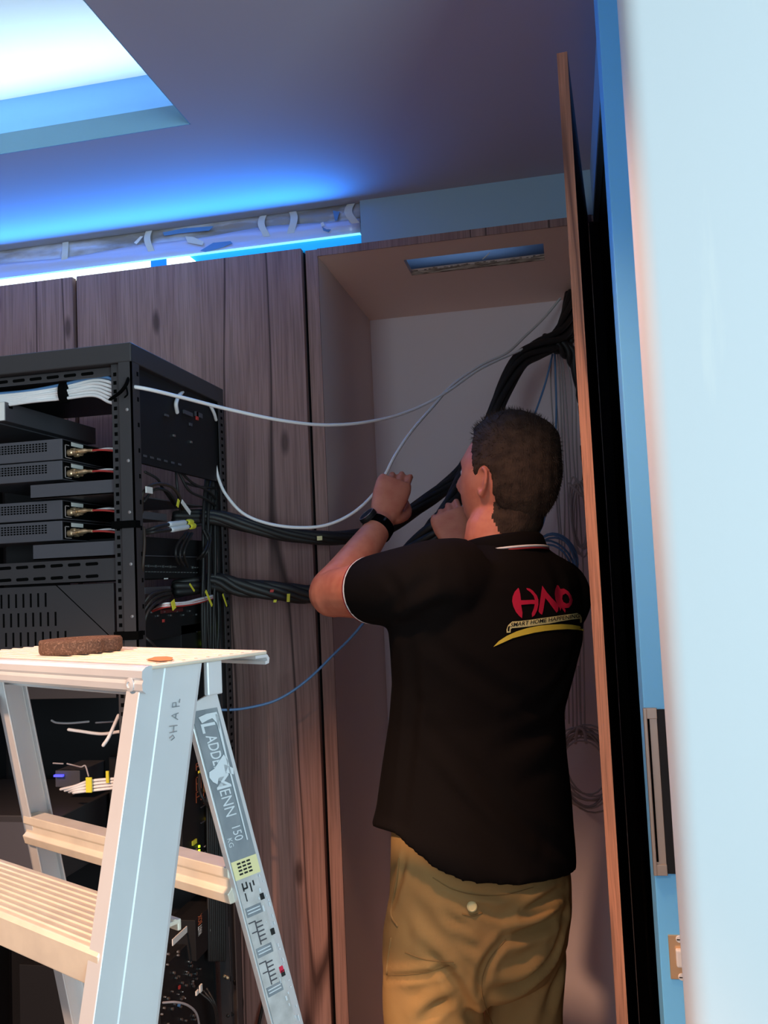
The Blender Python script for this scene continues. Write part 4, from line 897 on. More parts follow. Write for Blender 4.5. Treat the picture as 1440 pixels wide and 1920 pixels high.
scuff([(.036, .22), (.034, .50), (.034, .86), (.040, .88), (.052, .80), (.044, .76), (.039, .66), (.040, .5), (.042, .28)])
scuff([(.036, .78), (.036, .88), (.075, .82), (.120, .80), (.160, .78), (.160, .74), (.120, .75), (.075, .76)])
scuff([(.075, .72), (.080, .52), (.086, .30), (.088, .10), (.093, .06), (.098, .14), (.101, .26), (.096, .34), (.093, .62), (.088, .74), (.082, .82)])
scuff([(.084, .64), (.090, .92), (.096, .88), (.092, .62)])
lquad(.176, .194, .05, .95, 'warning_sticker', MT['laby'], lab)
for r in range(4):
    for k in range(3): 
        w0 = .22 + k * .17; s0 = .1785 + r * .0034; lquad(s0, s0 + .0016, w0, w0 + .12, 'fine_print', MT['ink'], lab, .0011)
lquad(.194, .345, .05, .80, 'pictogram_panel', MT['labp'], lab, .0006)
for s0, ang in ((.222, 0), (.262, 0), (.301, 0)):
    lquad(s0, s0 + .009, .10, .66, 'caption_bar', MT['lab'], lab, .0011)
    for k in range(2): lquad(s0 + .002 + .003 * k, s0 + .003 + .003 * k, .14, .60, 'fine_print', MT['labw'], lab, .0015)
for s0 in (.236, .276):
    lquad(s0, s0 + .024, .30, .335, 'ladder_drawing', MT['grey'], lab, .0011)
    for k in range(5): lquad(s0 + .002 + .0045 * k, s0 + .0032 + .0045 * k, .335, .55, 'ladder_drawing', MT['grey'], lab, .0011)
    lquad(s0, s0 + .001, .08, .30, 'ladder_drawing', MT['grey'], lab, .0011); lquad(s0 + .010, s0 + .011, .12, .3, 'ladder_drawing', MT['grey'], lab, .0011)
for s0, w0, m_ in ((.214, .70, 'ink'), (.250, .74, 'ink'), (.292, .72, 'ink'), (.288, .70, 'logor')): lquad(s0, s0 + .006, w0, w0 + .14, 'print_mark', MT[m_], lab, .0012)
for (s0, s1, w0, w1) in ((.198, .206, .20, .24), (.198, .204, .34, .38), (.200, .209, .46, .50), (.199, .204, .58, .62), (.203, .2045, .20, .36), (.208, .216, .22, .25)): lquad(s0, s1, w0, w1, 'step_drawing', MT['ink'], lab, .0011)
for k in range(26):
    s0 = rg.uniform(.195, .34); w0 = rg.uniform(.6, .95); lquad(s0, s0 + rg.uniform(.001, .006), w0, min(.97, w0 + rg.uniform(.02, .06)), 'chip', MT['labw'], lab, .0013)
# handwritten letters on the right front rail, read upwards
def RFrail(px, py, off=.0008):   # intersect camera ray with the rail's outer web plane
    d_ = ray(px, py); t0 = Lp(-0.008 + .0025, .03, -.02)
    dirr = BF * Lu - AF * Lv + np.array([0, 0, -1.0]); n_ = np.cross(dirr, Lv); n_ /= np.linalg.norm(n_)
    if n_ @ Lu < 0: n_ = -n_
    s_ = ((t0 - CAM) @ n_) / (d_ @ n_); return CAM + d_ * s_ + n_ * off
for strokes in ([(318, 1374), (331, 1371)], [(318, 1362), (332, 1360)], [(325, 1373), (326, 1361)], [(333, 1349), (322, 1342), (334, 1337)], [(329, 1346), (330, 1339)], [(323, 1326), (336, 1324)], [(323, 1326), (324, 1318), (330, 1317), (330, 1325)], [(336, 1317), (337, 1311)], [(318, 1384), (324, 1378), (327, 1383), (321, 1388)]):
    MB().tube([RFrail(*p, 0.0003) for p in strokes], .0004, 6, True).build('pencil_mark', mat('pencil', rgb(120, 125, 130), .8) if 'pencil' not in bpy.data.materials else bpy.data.materials['pencil'], ld)
# rust coloured smear on the top plate
def topz(px, py, h_=.0016): return PZ(px, py, LH + h_)
sm = [topz(*p) for p in ((274, 1237), (290, 1232), (312, 1231), (324, 1233), (322, 1238), (300, 1239))]
MB().prism(sm, (0, 0, .0003)).build('stain', MT['rust'], top)
# brown felt pad on the top
c = topz(152, 1222, 0.0013); a_ = topz(97, 1222, .0013); R_ = float(np.linalg.norm(a_ - c)) * 0.96
pr = [(0.0001, 0), (R_ * .97, 0), (R_, .003), (R_, .0125), (R_ * .97, .0148), (R_ * .60, .0150), (R_ * .50, .0135), (R_ * .42, .0128), (.0001, .0125)]
pad = MB().lathe(c, (0, 0, 1), pr, 48)
V = np.array(pad.v)
for i, p in enumerate(V):
    r_ = np.hypot(p[0] - c[0], p[1] - c[1]); an = math.atan2(p[1] - c[1], p[0] - c[0])
    k_ = 1 - 0.09 * math.exp(-((an + 0.35) / 0.16) ** 2) * (r_ > R_ * .5)      # chip at the right
    k_ += 0.006 * math.sin(13 * an) + .004 * math.sin(31 * an + 9 * p[2] * 100)
    V[i, :2] = c[:2] + (p[:2] - c[:2]) * k_
pad.v = [tuple(p) for p in V]
tag(pad.build('felt_pad', MT['foam'], None, smooth=False), 'round brown felt pad lying on the ladder top', 'pad')
#PART3
# ------------------------------------------------------------------ the man
byaw = math.radians(46)
BFd = np.array([-math.sin(byaw), math.cos(byaw), 0.0])       # the way his chest faces
BLd = np.array([-math.cos(byaw), -math.sin(byaw), 0.0])      # to his left
person = thing('person', (-0.19, 1.64, 0.0), 'person in black polo shirt and khaki trousers reaching up into the open cabinet', 'person')
BY = 1.64
def ring(c, a, b, n=40, zs=None):
    return [np.array(c) + BLd * (a * math.cos(2 * math.pi * k / n)) + BFd * (b * math.sin(2 * math.pi * k / n)) + (np.array([0, 0, zs[k]]) if zs is not None else 0) for k in range(n)]
def proj(p):
    v = np.array(p) - CAM; return 720 + FP * (v @ CR) / (v @ CF), 960 - FP * (v @ CU) / (v @ CF)
# joints
shL = PY(800, 1098, 1.50) ; elL = PY(622, 1112, 1.69); wrL = PY(714, 984, 1.85)
shR = np.array([-0.030, 1.745, 1.455]); elR = np.array([-0.130, 1.93, 1.27]); wrR = PY(866, 1034, 1.85)
hc = PY(951, 897, 1.665); hyaw = math.radians(60); tilt = math.radians(7); roll = math.radians(4)
hF = np.array([-math.sin(hyaw) * math.cos(tilt), math.cos(hyaw) * math.cos(tilt), math.sin(tilt)])
hR = np.array([math.cos(hyaw), math.sin(hyaw), 0.0]); hU = np.cross(hR, hF)
hR, hU = hR * math.cos(roll) - hU * math.sin(roll), hU * math.cos(roll) + hR * math.sin(roll)
def sst(a, b, x): t = min(max((x - a) / (b - a), 0), 1); return t * t * (3 - 2 * t)
def gs(x, w): return math.exp(-(x / w) ** 2)
def headpt(d, off=0.0):
    x, y, z = 0.074 * d[0], 0.096 * d[1], 0.116 * d[2]
    s = sst(-0.015, -0.115, z)
    x *= 1 - 0.22 * s + 0.05 * gs(z - .03, .05)
    if y < 0: y *= 1 - 0.14 * sst(-0.03, -0.10, z); y -= .006 * gs(z - .03, .05)
    else: y += 0.010 * s - .006 * gs(z - .11, .04)
    if y > 0:
        y += 0.021 * gs(x, .011) * gs(z + .020, .020) + .010 * gs(x, .009) * gs(z - .002, .022)
        y += 0.006 * gs(z - .026, .010) * gs(abs(x) - .028, .022)
        y -= 0.010 * gs(abs(x) - .031, .014) * gs(z - .006, .012)
        y += 0.005 * gs(x, .020) * (gs(z + .056, .006) + gs(z + .068, .006)) - .004 * gs(x, .022) * gs(z + .062, .003)
        y += 0.008 * gs(x, .020) * gs(z + .095, .018)
    p = np.array([x, y, z])
    if off: p = p + np.array([d[0], d[1], d[2]]) * off
    return hc + hR * p[0] + hF * p[1] + hU * p[2], p
def sphere_dirs(n, m):
    R_ = []
    for i in range(m + 1):
        th = math.pi * min(max(i / m, .004), .996); R_.append([(math.sin(th) * math.cos(2 * math.pi * k / n), math.sin(th) * math.sin(2 * math.pi * k / n), -math.cos(th)) for k in range(n)])
    return R_
body = MB()
body.loft([[headpt(d)[0] for d in r] for r in sphere_dirs(56, 40)])
def hl(x, y, z): return hc + hR * x + hF * y + hU * z
EK = .74
for sx in (-1, 1):      # ears
    def el(x, y, z): return hl(sx * (.070 + (x - .070) * .85), y * EK + .004, z * EK - .016)
    body.tube(smoothpath([el(.070 + w, y, z) for y, z, w in ((.010, .012, .0), (.006, .028, .006), (-.006, .034, .012), (-.018, .026, .017), (-.022, .008, .018), (-.018, -.010, .014), (-.008, -.026, .008), (.004, -.030, .002), (.010, -.020, .0))], 4), .0040, 8, True)
    body.tube(smoothpath([el(.066, .008, -.016), el(.070, -.002, .004), el(.070, -.006, .022)], 4), .0055, 8, True)
    body.tube(smoothpath([el(.070, -.008, .016), el(.079, -.012, .004), el(.074, -.006, -.012)], 4), .0036, 8, True)
    body.tube([el(.070, .001, -.026), el(.073, -.001, -.030)], .0062, 8, True)
nb = PY(936, 1046, 1.645)
body.tube(smoothpath([hl(0, -.010, -.02), hl(0, -.020, -.07), PY(930, 1000, 1.65), nb, nb + [0, 0, -.08]], 4), .059, 20, True)
# torso, hips and legs, a little inside the clothes
TOR = [(1040, 928, .100, .080), (1058, 922, .150, .090), (1080, 918, .182, .100), (1120, 915, .190, .110), (1180, 913, .180, .115), (1260, 906, .160, .118), (1340, 897, .152, .118), (1440, 893, .158, .124), (1560, 898, .165, .122), (1680, 900, .170, .122), (1760, 897, .150, .110)]
body.loft([ring(PY(x, y, BY), a, b, 24) for y, x, a, b in TOR][::-1])
hipL, hipR = PY(822, 1740, 1.585), PY(972, 1740, 1.70)
kneeL, kneeR = np.array([hipL[0] + .01, hipL[1] + .015, .50]), np.array([hipR[0], hipR[1] + .015, .50])
ankL, ankR = np.array([hipL[0] + .0, hipL[1] - .01, .09]), np.array([hipR[0] + .0, hipR[1] - .01, .09])
for h_, k_, a_ in ((hipL, kneeL, ankL), (hipR, kneeR, ankR)): body.tube([h_, h_ * .5 + k_ * .5, k_, k_ * .6 + a_ * .4, a_], [.078, .068, .052, .050, .038], 16, True)
# arms
body.tube(smoothpath([shL - BLd * .03, shL * .5 + elL * .5, elL * .85 + shL * .15, elL, elL * .82 + wrL * .18, elL * .4 + wrL * .6, wrL], 5), list(np.interp(np.linspace(0, 1, 31), [0, .17, .40, .5, .62, .84, 1], [.060, .054, .047, .046, .045, .035, .028])), 22, True)
body.tube(smoothpath([shR, shR * .5 + elR * .5, elR], 4), list(np.interp(np.linspace(0, 1, 9), [0, .5, 1], [.058, .048, .042])), 16, True)
body.tube(smoothpath([elR, elR * .7 + wrR * .3, wrR], 4), list(np.interp(np.linspace(0, 1, 9), [0, .4, 1], [.042, .042, .028])), 16, True)
def hand(wr, kn, wdir, nrm, curl, spread=.0175, thumbside=1, thumb=None):
    """wr wrist, kn middle of the knuckle line, wdir across the palm (towards the thumb), nrm out of the back of the hand; curl list of (a1,a2,a3) degrees"""
    ax = kn - wr; L_ = np.linalg.norm(ax); ax /= L_
    wdir = wdir - ax * (wdir @ ax); wdir /= np.linalg.norm(wdir); nrm = np.cross(ax, wdir) if np.cross(ax, wdir) @ nrm > 0 else np.cross(wdir, ax)
    rings = []
    for s_, hw, th_ in ((-.02, .024, .021), (.12, .026, .020), (.35, .034, .019), (.65, .040, .0175), (.9, .041, .0155), (1.04, .038, .012)):
        c = wr + ax * (L_ * s_) - nrm * .002
        rings.append([c + wdir * (hw * math.copysign(abs(math.cos(t)) ** .75, math.cos(t))) + nrm * (th_ * math.copysign(abs(math.sin(t)) ** .75, math.sin(t))) for t in [2 * math.pi * k / 20 for k in range(20)]])
    body.loft(rings)
    lens = [(.040, .024, .018), (.045, .028, .019), (.042, .026, .019), (.032, .019, .016)]
    for i in range(4):
        o_ = (1.5 - i) * spread
        p = wr + ax * (L_ * (.98 - .03 * abs(i - 1.2))) + wdir * o_ - nrm * .001
        pts = [p - ax * .018]; pts.append(p); a_ = 0; r_ = .0080 - .0006 * (i == 3)
        fan = wdir * (1.5 - i) * .05
        for L2, da in zip(lens[i], curl[i]):
            a_ += math.radians(da); d_ = ax * math.cos(a_) - nrm * math.sin(a_) + fan * (1 if math.cos(a_) > 0 else .2); d_ /= np.linalg.norm(d_)
            p = p + d_ * L2; pts.append(p)
        body.tube(smoothpath(pts, 3), list(np.interp(np.linspace(0, 1, 3 * (len(pts) - 1) + 1), [0, .3, 1], [r_, r_, r_ * .80])), 10, True)
    b_ = wr + ax * (L_ * .25) + wdir * .026 - nrm * .006
    t_ = thumb or ((.55, .75, -.35), (.9, .35, -.5), (.95, -.05, -.4))
    pts = [b_ - wdir * .012, b_]
    for (ca, cw, cn), L2 in zip(t_, (.040, .032, .026)):
        d_ = ax * ca + wdir * cw + nrm * cn; d_ /= np.linalg.norm(d_); pts.append(pts[-1] + d_ * L2)
    body.tube(smoothpath(pts, 3), list(np.interp(np.linspace(0, 1, 13), [0, .4, 1], [.0145, .012, .0085])), 10, True)
    return ax, wdir, nrm
toCam = (CAM - wrL) / np.linalg.norm(CAM - wrL)
hand(wrL, PY(741, 903, 1.905), CR * 1.0 + np.array([0, .25, 0]), toCam + CR * -.1, [(16, 62, 50), (26, 70, 50), (34, 74, 50), (40, 74, 48)], .0175, thumb=((.75, .55, -.55), (.85, .1, -.55), (.8, -.35, -.4)))
toCamR = (CAM - wrR) / np.linalg.norm(CAM - wrR)
hand(wrR, PY(838, 963, 1.875), CR * .8 + np.array([0, 0, .45]), toCamR - CR * .25, [(34, 62, 40), (44, 70, 42), (50, 72, 45), (50, 70, 42)], .0175, thumb=((.7, .5, -.6), (.8, .1, -.6), (.7, -.3, -.5)))
bme = voxel(body, 0.0034, 3, .5)
bo = link(bme, 'body', MT['skin'], person, smooth=True)
bme.materials.append(MT['hair'])
for p_ in bme.polygons:      # cropped hair running down the nape
    q_ = np.array(p_.center) - hc; z_ = q_ @ hU
    if -.150 < z_ < -.05:
        ph_ = math.degrees(math.atan2(abs(q_ @ hR), -(q_ @ hF) - .0)); lim = np.interp(z_, [-.140, -.125, -.105, -.085, -.06], [0, 40, 62, 70, 76]) + 1.5 * math.sin(160 * z_ + 70 * (q_ @ hR))
        if ph_ < lim: p_.material_index = 1
# eyes
for sx in (-1, 1):
    e_ = MB().ball(hl(sx * .031, .073, .006), .0115, 14).build('eye', MT['paper'], person, smooth=True)
    MB().lathe(hl(sx * .031, .0842, .006), hF, [(.0001, .0002), (.0050, 0), (.0048, .0006), (.0001, .0011)], 14).build('iris', MT['leather'], e_)
# hair: a short cropped cap following the skull, with a crown tuft
hm = MB(); RG = []
def hairline(y): return float(np.interp(y, [-.12, -.062, -.045, -.022, -.014, .014, .020, .040, .062, .10], [-.108, -.108, -.090, -.055, -.020, -.014, -.004, .055, .085, .105]))
rh = random.Random(11)
for r in sphere_dirs(120, 84):
    row = []
    for d in r:
        _, p = headpt(d); x, y, z = p
        line = hairline(y)
        m_ = sst(-.004, .010, z - line + .0035 * math.sin(90 * x + 60 * y))
        if abs(x) > .045: m_ *= sst(0.9, 1.25, math.hypot((y - .0) / .017, (z + .018) / .028))
        th_ = .0055 + .009 * sst(.03, .10, z) + .0010 * math.sin(260 * x + 90 * z) * math.sin(240 * y + 70 * z)
        th_ += .011 * gs(x - .035, .035) * gs(y + .070, .040) * gs(z - .085, .032)         # crown tuft
        row.append(headpt(d, -.006 + m_ * (.006 + th_))[0])
    RG.append(row)
hm.loft(RG)
ho = hm.build('hair', MT['hair'], person, smooth=True)
# short strands standing off the cap so the outline is not smooth
tree = bvh(ho.data); st_ = MB()
for k in range(5200):
    d = np.array([rh.gauss(0, 1) for _ in range(3)]); d /= np.linalg.norm(d)
    q, p = headpt(d)
    line = hairline(p[1])
    if p[2] < line + .006 or (abs(p[0]) > .045 and math.hypot(p[1] / .017, (p[2] + .018) / .028) < 1.2): continue
    c0 = headpt(d, .0045 + .008 * sst(.03, .10, p[2]) + .010 * gs(p[0] - .035, .035) * gs(p[1] + .070, .040) * gs(p[2] - .085, .032))[0]
    L_ = .006 + .006 * sst(.02, .1, p[2]); g = (c0 - hc) / np.linalg.norm(c0 - hc) * .55 + hF * .25 - hU * .55 * (1 - sst(0.04, .1, p[2])) + np.array([rh.uniform(-.3, .3) for _ in range(3)])
    g /= np.linalg.norm(g); s_ = np.cross(g, d); s_ /= np.linalg.norm(s_) + 1e-9
    st_.add([c0 - s_ * .0006, c0 + s_ * .0006, c0 + g * L_], [(0, 1, 2)])
st_.build('hair_strands', MT['hair'], ho, kind='stuff')

# polo shirt
def hemz(p, k, n):
    x, y = proj(p); nv = BLd * math.cos(2 * math.pi * k / n) + BFd * math.sin(2 * math.pi * k / n)
    if nv @ (np.array(p) - CAM) < 0.02:
        yy = np.interp(x, [700, 738, 748, 770, 820, 900, 1000, 1085], [1550, 1554, 1566, 1594, 1641, 1666, 1661, 1637])
    else: yy = np.interp(x, [700, 760, 900, 1085], [1546, 1552, 1560, 1620])
    return PY(x, yy, p[1])[2]
SH = [(1016, 938, .073, .076), (1030, 936, .088, .084), (1044, 930, .120, .096), (1056, 924, .158, .108), (1074, 919, .188, .120), (1105, 916, .205, .130), (1150, 915, .206, .136), (1210, 916, .198, .142), (1270, 908, .182, .144), (1340, 895, .172, .142), (1420, 891, .180, .150), (1500, 890, .190, .158)]
NR = 96
rings = [ring(PY(x, y, BY), a, b, NR) for y, x, a, b in SH]
base = ring(PY(890, 1590, BY), .196, .164, NR)
hem = []
for k, p in enumerate(base):
    q = np.array(p); q[2] = hemz(q, k, NR); hem.append(q)
hz = np.array([q[2] for q in hem])
for _ in range(6): hz = (np.roll(hz, 1) + hz * 2 + np.roll(hz, -1)) / 4
for q, z_ in zip(hem, hz): q[2] = z_
mid = [r_ * .5 + h_ * .5 for r_, h_ in zip(rings[-1], hem)]
sm = MB().loft((rings + [mid, hem])[::-1])
du = (elL - shL); slv_end = shL + du * .56
sm.tube(smoothpath([shL - BLd * .075 + [0, 0, .0], shL - BLd * .02, shL + du * .22, slv_end], 4), list(np.interp(np.linspace(0, 1, 13), [0, .35, 1], [.082, .080, .0635])), 28)
sm.ball(shR + np.array([-.005, -.010, -.012]), (.072, .072, .078), 20); sm.tube([shR, shR * .45 + elR * .55], [.066, .062], 20)
sme = voxel(sm, 0.0056, 9, .5)
crease(sme, [
    ([(790, 1320), (822, 1385), (880, 1450), (950, 1520), (1020, 1575), (1075, 1598)], .016, -.0060),
    ([(800, 1345), (850, 1430), (920, 1505), (1000, 1580)], .018, .0045),
    ([(770, 1200), (775, 1300), (768, 1400), (752, 1540)], .014, -.0055),
    ([(790, 1180), (850, 1235), (930, 1290), (1020, 1330)], .016, -.0030),
    ([(745, 1185), (800, 1150), (860, 1135)], .014, -.0045), ([(735, 1165), (790, 1120), (850, 1100)], .014, .0030),
    ([(1085, 1200), (1060, 1270), (1020, 1320), (960, 1350)], .016, -.0040),
    ([(1070, 1330), (1010, 1370), (940, 1400)], .016, -.0040), ([(1065, 1380), (1010, 1420), (950, 1445)], .018, .0030),
    ([(830, 1470), (900, 1560), (960, 1640)], .018, -.0030), ([(1030, 1050), (1050, 1090), (1055, 1140)], .016, -.0030),
    ([(800, 1058), (790, 1100), (760, 1140)], .014, -.0040), ([(720, 1075), (745, 1110), (735, 1160)], .012, -.0028)])
shirt = link(sme, 'polo_shirt', MT['shirt'], person, smooth=True)
stree = bvh(sme)
# sleeve cuff and its stripes
dn = du / np.linalg.norm(du); pa = np.cross(dn, [0, 0, 1.0]); pa /= np.linalg.norm(pa); pb = np.cross(pa, dn)
def circ(c, r, n=40): return [c + r * (math.cos(2 * math.pi * k / n) * pa + math.sin(2 * math.pi * k / n) * pb) for k in range(n + 1)]
def band(c0, r, w, m_, nm): 
    MB().loft([[p for p in circ(c0 + dn * s, rr_)[:-1]] for s, rr_ in ((0, r - .006), (.0005, r), (w, r), (w + .0005, r - .006))]).build(nm, m_, shirt, smooth=False)
band(slv_end - dn * .018, .0622, .022, MT['shirt'], 'sleeve_cuff'); band(slv_end - dn * .004, .0630, .0032, MT['stripe'], 'white_stripe'); band(slv_end + dn * .001, .0629, .0022, MT['striper'], 'red_stripe')
# collar: a stand round the neck, turned down, with a white and a red stripe at its edge
def collar_pt(t, lift, out):
    # t 0..1 round the neck, starting at the back
    a_ = 2 * math.pi * t; c = PY(938, 1016, 1.642)
    drop = .020 * (1 - math.cos(a_)) / 2
    return c + (-BFd * math.cos(a_) * (.072 + out) + BLd * math.sin(a_) * (.070 + out)) + np.array([0, 0, lift - drop])
n_ = 60; rows = []
for lift, out in ((-.004, -.004), (.012, -.001), (.0145, .003), (.010, .008), (-.014, .016), (-.016, .0135), (-.004, .006)):
    rows.append([collar_pt(k / n_, lift, out) for k in range(n_)])
v_ = [p for r in rows for p in r]; f_ = []
for i in range(len(rows)):
    for k in range(n_):
        i2, k2 = (i + 1) % len(rows), (k + 1) % n_; f_.append((i * n_ + k, i * n_ + k2, i2 * n_ + k2, i2 * n_ + k))
cl = MB().add(v_, f_).build('collar', MT['shirt'], shirt, smooth=True)
MB().tube([collar_pt(k / n_, -.0115, .0160) for k in range(-20, 21)], .0021, 8, True).build('white_stripe', MT['stripe'], cl, smooth=True)
MB().tube([collar_pt(k / n_, -.0155, .0164) for k in range(-20, 21)], .0017, 8, True).build('red_stripe', MT['striper'], cl, smooth=True)
# print on the back, laid onto the cloth
def on_shirt(x, y, off=.0016):
    h = hit(stree, x, y)
    if h is None: h = np.array(PY(x, y, 1.66))
    d = ray(x, y); return h - d / np.linalg.norm(d) * off
def decal(me, name, m_, off=.0016, maxlen=4.0):
    remap(me, lambda x, y: on_shirt(x, y, off), maxlen); return link(me, name, MT[m_], shirt)
LK = 220 / 1440
def lp(pts): return [(900 + x * LK, 1060 + y * LK) for x, y in pts]
H = [lp([(470, 275), (425, 325), (400, 385), (395, 440), (408, 500), (440, 570), (480, 620), (517, 650), (521, 580), (505, 485), (560, 480), (625, 474), (672, 476), (660, 530), (636, 590), (640, 635), (672, 610), (702, 550), (717, 480), (716, 420), (698, 370), (650, 312), (610, 285), (570, 278), (574, 296), (620, 330), (658, 375), (674, 425), (640, 423), (560, 427), (503, 428), (494, 350), (480, 290)])]
A = [lp([(765, 250), (752, 330), (738, 430), (718, 565), (738, 592), (762, 606), (775, 560), (790, 470), (802, 400), (850, 460), (900, 530), (940, 582), (958, 560), (965, 500), (930, 450), (880, 400), (820, 330)])]
Pp = [lp([(947, 240), (925, 290), (918, 350), (926, 420), (950, 480), (975, 520), (985, 560), (1000, 520), (1020, 548), (1045, 582), (1050, 545), (1035, 525), (1090, 520), (1125, 480), (1138, 430), (1120, 370), (1085, 320), (1030, 285), (985, 290), (965, 250)]), lp([(1050, 345), (1082, 370), (1100, 415), (1092, 460), (1060, 470), (1025, 450), (1008, 410), (1015, 365)])]
for nm, g in (('letter', H), ('letter', A), ('letter', Pp)): decal(mesh2d_poly(g), nm, 'logor')
strip = [lp([(345, 735), (395, 690), (480, 685), (620, 668), (850, 635), (1010, 612), (1130, 595), (1190, 585), (1225, 600), (1250, 640), (1252, 690), (1240, 710), (1228, 700), (1228, 660), (1215, 655), (1120, 665), (1000, 685), (850, 715), (700, 735), (600, 750), (480, 763), (400, 770), (378, 780), (375, 825), (328, 828), (325, 790)])]
decal(mesh2d_poly(strip), 'text_strip', 'logoc', .0014)
notch = [lp([(348, 750), (372, 742), (362, 770), (360, 808), (340, 810), (340, 775)])]
decal(mesh2d_poly(notch), 'strip_notch', 'shirt', .0022)
tm = mesh2d_text('SMART HOME HAPPENING', .012); lo, hi = bbox2(tm)
def txt_map(x, y):
    u_ = (x - lo[0]) / (hi[0] - lo[0]); w_ = (y - lo[1]) / (hi[1] - lo[1])
    X_ = 372 + u_ * 850; yb = 765 - 118 * u_; h_ = 62 - 6 * u_
    return on_shirt(900 + (X_ + 14 * w_ * (1 - u_)) * LK, 1060 + (yb - 6 - w_ * h_ * .86) * LK, .0024)
remap(tm, txt_map, .25); link(tm, 'lettering', MT['ink'], shirt)
sw = [lp([(165, 1000), (230, 930), (330, 865), (450, 810), (580, 770), (720, 742), (860, 728), (1000, 722), (1120, 728), (1220, 745), (1262, 775), (1275, 805), (1200, 790), (1080, 782), (940, 790), (800, 805), (660, 828), (520, 862), (400, 895), (290, 945)])]
decal(mesh2d_poly(sw), 'swoosh', 'logoy')

# trousers
tr = MB()
TR = [(1520, 896, .172, .128), (1600, 900, .176, .134), (1660, 903, .180, .140), (1720, 898, .186, .146), (1780, 893, .184, .140), (1830, 892, .160, .120)]
tr.loft([ring(PY(x, y, BY), a, b, 40) for y, x, a, b in TR][::-1])
for h_, k_, a_, cx, ybase in ((hipL, kneeL, ankL, 816, 1.578), (hipR, kneeR, ankR, 968, 1.705)):
    pts = [PY(cx, 1700, ybase), PY(cx, 1800, ybase), PY(cx - 2, 1920, ybase), k_ + [0, 0, .0], k_ * .5 + a_ * .5, a_ + [0, 0, -.055]]
    tr.tube(smoothpath(pts, 5), list(np.interp(np.linspace(0, 1, 26), [0, .2, .4, .6, .8, 1], [.086, .092, .088, .076, .074, .072])), 26)
tme = voxel(tr, 0.0065, 9, .5)
crease(tme, [
    ([(948, 1760), (985, 1750), (1020, 1736), (1060, 1712)], .011, -.0110), ([(955, 1738), (1000, 1722), (1050, 1692)], .012, .0070),
    ([(925, 1858), (969, 1850), (1005, 1825), (1037, 1789), (1060, 1720)], .012, -.0120), ([(935, 1830), (975, 1822), (1008, 1795), (1030, 1765)], .016, .0070),
    ([(781, 1745), (832, 1789), (868, 1832), (897, 1890), (910, 1930)], .012, .0060), ([(800, 1780), (845, 1830), (875, 1880), (890, 1925)], .012, -.0060),
    ([(722, 1834), (788, 1828), (853, 1812)], .007, -.0060), ([(728, 1822), (790, 1816), (850, 1801)], .008, .0030),
    ([(805, 1636), (840, 1660), (880, 1672), (933, 1676), (990, 1664)], .006, -.0040), ([(835, 1713), (853, 1728), (873, 1738)], .008, -.0060), ([(860, 1760), (880, 1775), (900, 1783)], .009, -.0050),
    ([(1062, 1664), (1020, 1690), (980, 1712)], .010, -.0070), ([(1035, 1660), (1000, 1685), (960, 1720)], .010, .0040),
    ([(947, 1760), (922, 1790), (908, 1815), (902, 1856)], .009, -.0090), ([(788, 1919), (815, 1893), (845, 1872)], .010, -.0055), ([(770, 1900), (800, 1872), (840, 1852)], .012, .0040),
    ([(1058, 1790), (1040, 1850), (1022, 1910)], .014, -.0070), ([(985, 1870), (975, 1900), (960, 1935)], .016, -.0050), ([(760, 1600), (750, 1650), (735, 1700)], .008, -.0040),
    ([(770, 1690), (800, 1720), (815, 1760)], .014, -.0035), ([(900, 1700), (930, 1715), (955, 1712)], .008, -.0050), ([(865, 1692), (900, 1690), (940, 1692), (985, 1678)], .005, .0020)])
tro = link(tme, 'trousers', MT['khaki'], person, smooth=True); ttree = bvh(tme)
def on_tr(x, y, off=.001):
    h = hit(ttree, x, y); d = ray(x, y); h = np.array(PY(x, y, 1.6)) if h is None else h
    return h - d / np.linalg.norm(d) * off
b_ = on_tr(885, 1700, 0.0025); nb_ = (CAM - b_) / np.linalg.norm(CAM - b_)
MB().lathe(b_, nb_, [(.0001, 0), (.0082, 0), (.0085, .0016), (.0070, .0030), (.0052, .0018), (.0001, .0018)], 20).build('pocket_button', MT['laby'], tro)
def seam(pts, r=.0009, nm='seam'): MB().tube([on_tr(p[0], p[1], .0004) for p in smoothpath([(x, y, 0) for x, y in pts], 6)], r, 6, True).build(nm, MT['khakid'], tro, smooth=True)
seam([(812, 1646), (850, 1668), (900, 1679), (950, 1677), (1000, 1664)]); seam([(727, 1829), (788, 1825), (853, 1808)]); seam([(760, 1786), (800, 1800), (850, 1804)]); seam([(948, 1762), (915, 1805), (903, 1860), (925, 1925)])
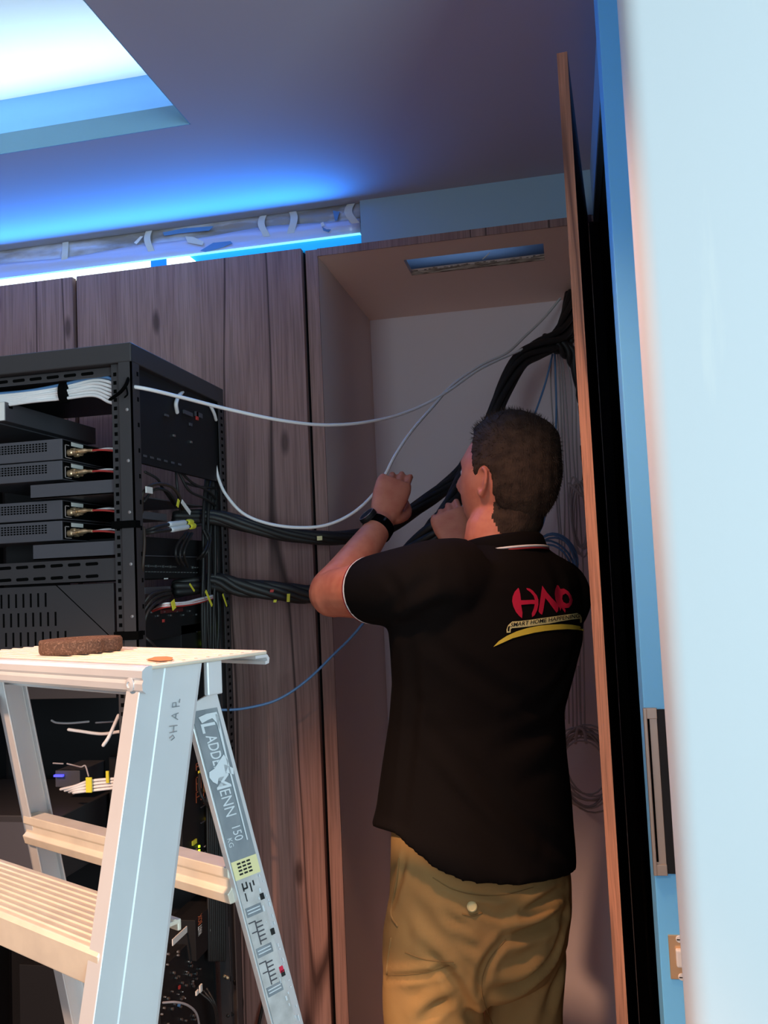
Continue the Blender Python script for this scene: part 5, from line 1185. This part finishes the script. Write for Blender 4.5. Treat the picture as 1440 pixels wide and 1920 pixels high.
seam([(748, 1610), (742, 1660), (733, 1712), (745, 1736)], .0022, 'pocket_edge'); seam([(733, 1760), (727, 1800), (725, 1826)], .0022, 'pocket_zip')
seam([(868, 1714), (885, 1717), (903, 1712)], .0016, 'buttonhole')
# shoes
for a_ in (ankL, ankR):
    rings = []
    for s_, w, h_ in ((-.075, .030, .055), (-.06, .036, .085), (-.01, .040, .100), (.05, .043, .075), (.11, .048, .055), (.16, .045, .042), (.185, .028, .030)):
        c = np.array([a_[0], a_[1], 0]) + BFd * s_
        rings.append([c + BLd * (w * math.cos(t)) + np.array([0, 0, max(0, h_ / 2 + h_ / 2 * math.sin(t) * 1.0)]) for t in [2 * math.pi * k / 20 for k in range(20)]])
    MB().loft(rings).build('shoe', MT['leather'], person, smooth=True)
# watch on the left wrist
wd = (wrL - elL) / np.linalg.norm(wrL - elL); wa = np.cross(wd, [0, 0, 1.0]); wa /= np.linalg.norm(wa); wb = np.cross(wa, wd)
wc = wrL - wd * .012
rg2 = [[wc + wd * s + r * (math.cos(2 * math.pi * k / 28) * wa + math.sin(2 * math.pi * k / 28) * wb) for k in range(28)] for s, r in ((-.011, .028), (-.010, .0335), (.010, .0325), (.011, .027))]
wt = MB().loft(rg2).build('wristwatch', MT['hole'], person, smooth=False, label='black wristwatch on the raised left arm')
fdir = (-CR * .75 + CU * .55 - CF * .45); fdir = fdir - wd * (fdir @ wd); fdir /= np.linalg.norm(fdir)
MB().lathe(wc + fdir * .030, fdir, [(.0001, 0), (.020, 0), (.0205, .006), (.019, .011), (.017, .0115), (.0001, .011)], 24).build('watch_case', MT['black'], wt)
MB().lathe(wc + fdir * .041, fdir, [(.0165, 0), (.0185, 0), (.0185, .001), (.0165, .001), (.0165, 0)], 24).build('bezel', MT['steel'], wt)
bk = toCam - wd * (toCam @ wd); bk /= np.linalg.norm(bk); MB().frame(wc + bk * .0332 - wd * .003 - np.cross(bk, wd) * .002, np.cross(bk, wd) * .004, wd * .009, bk * .002).build('buckle', MT['steel'], wt)
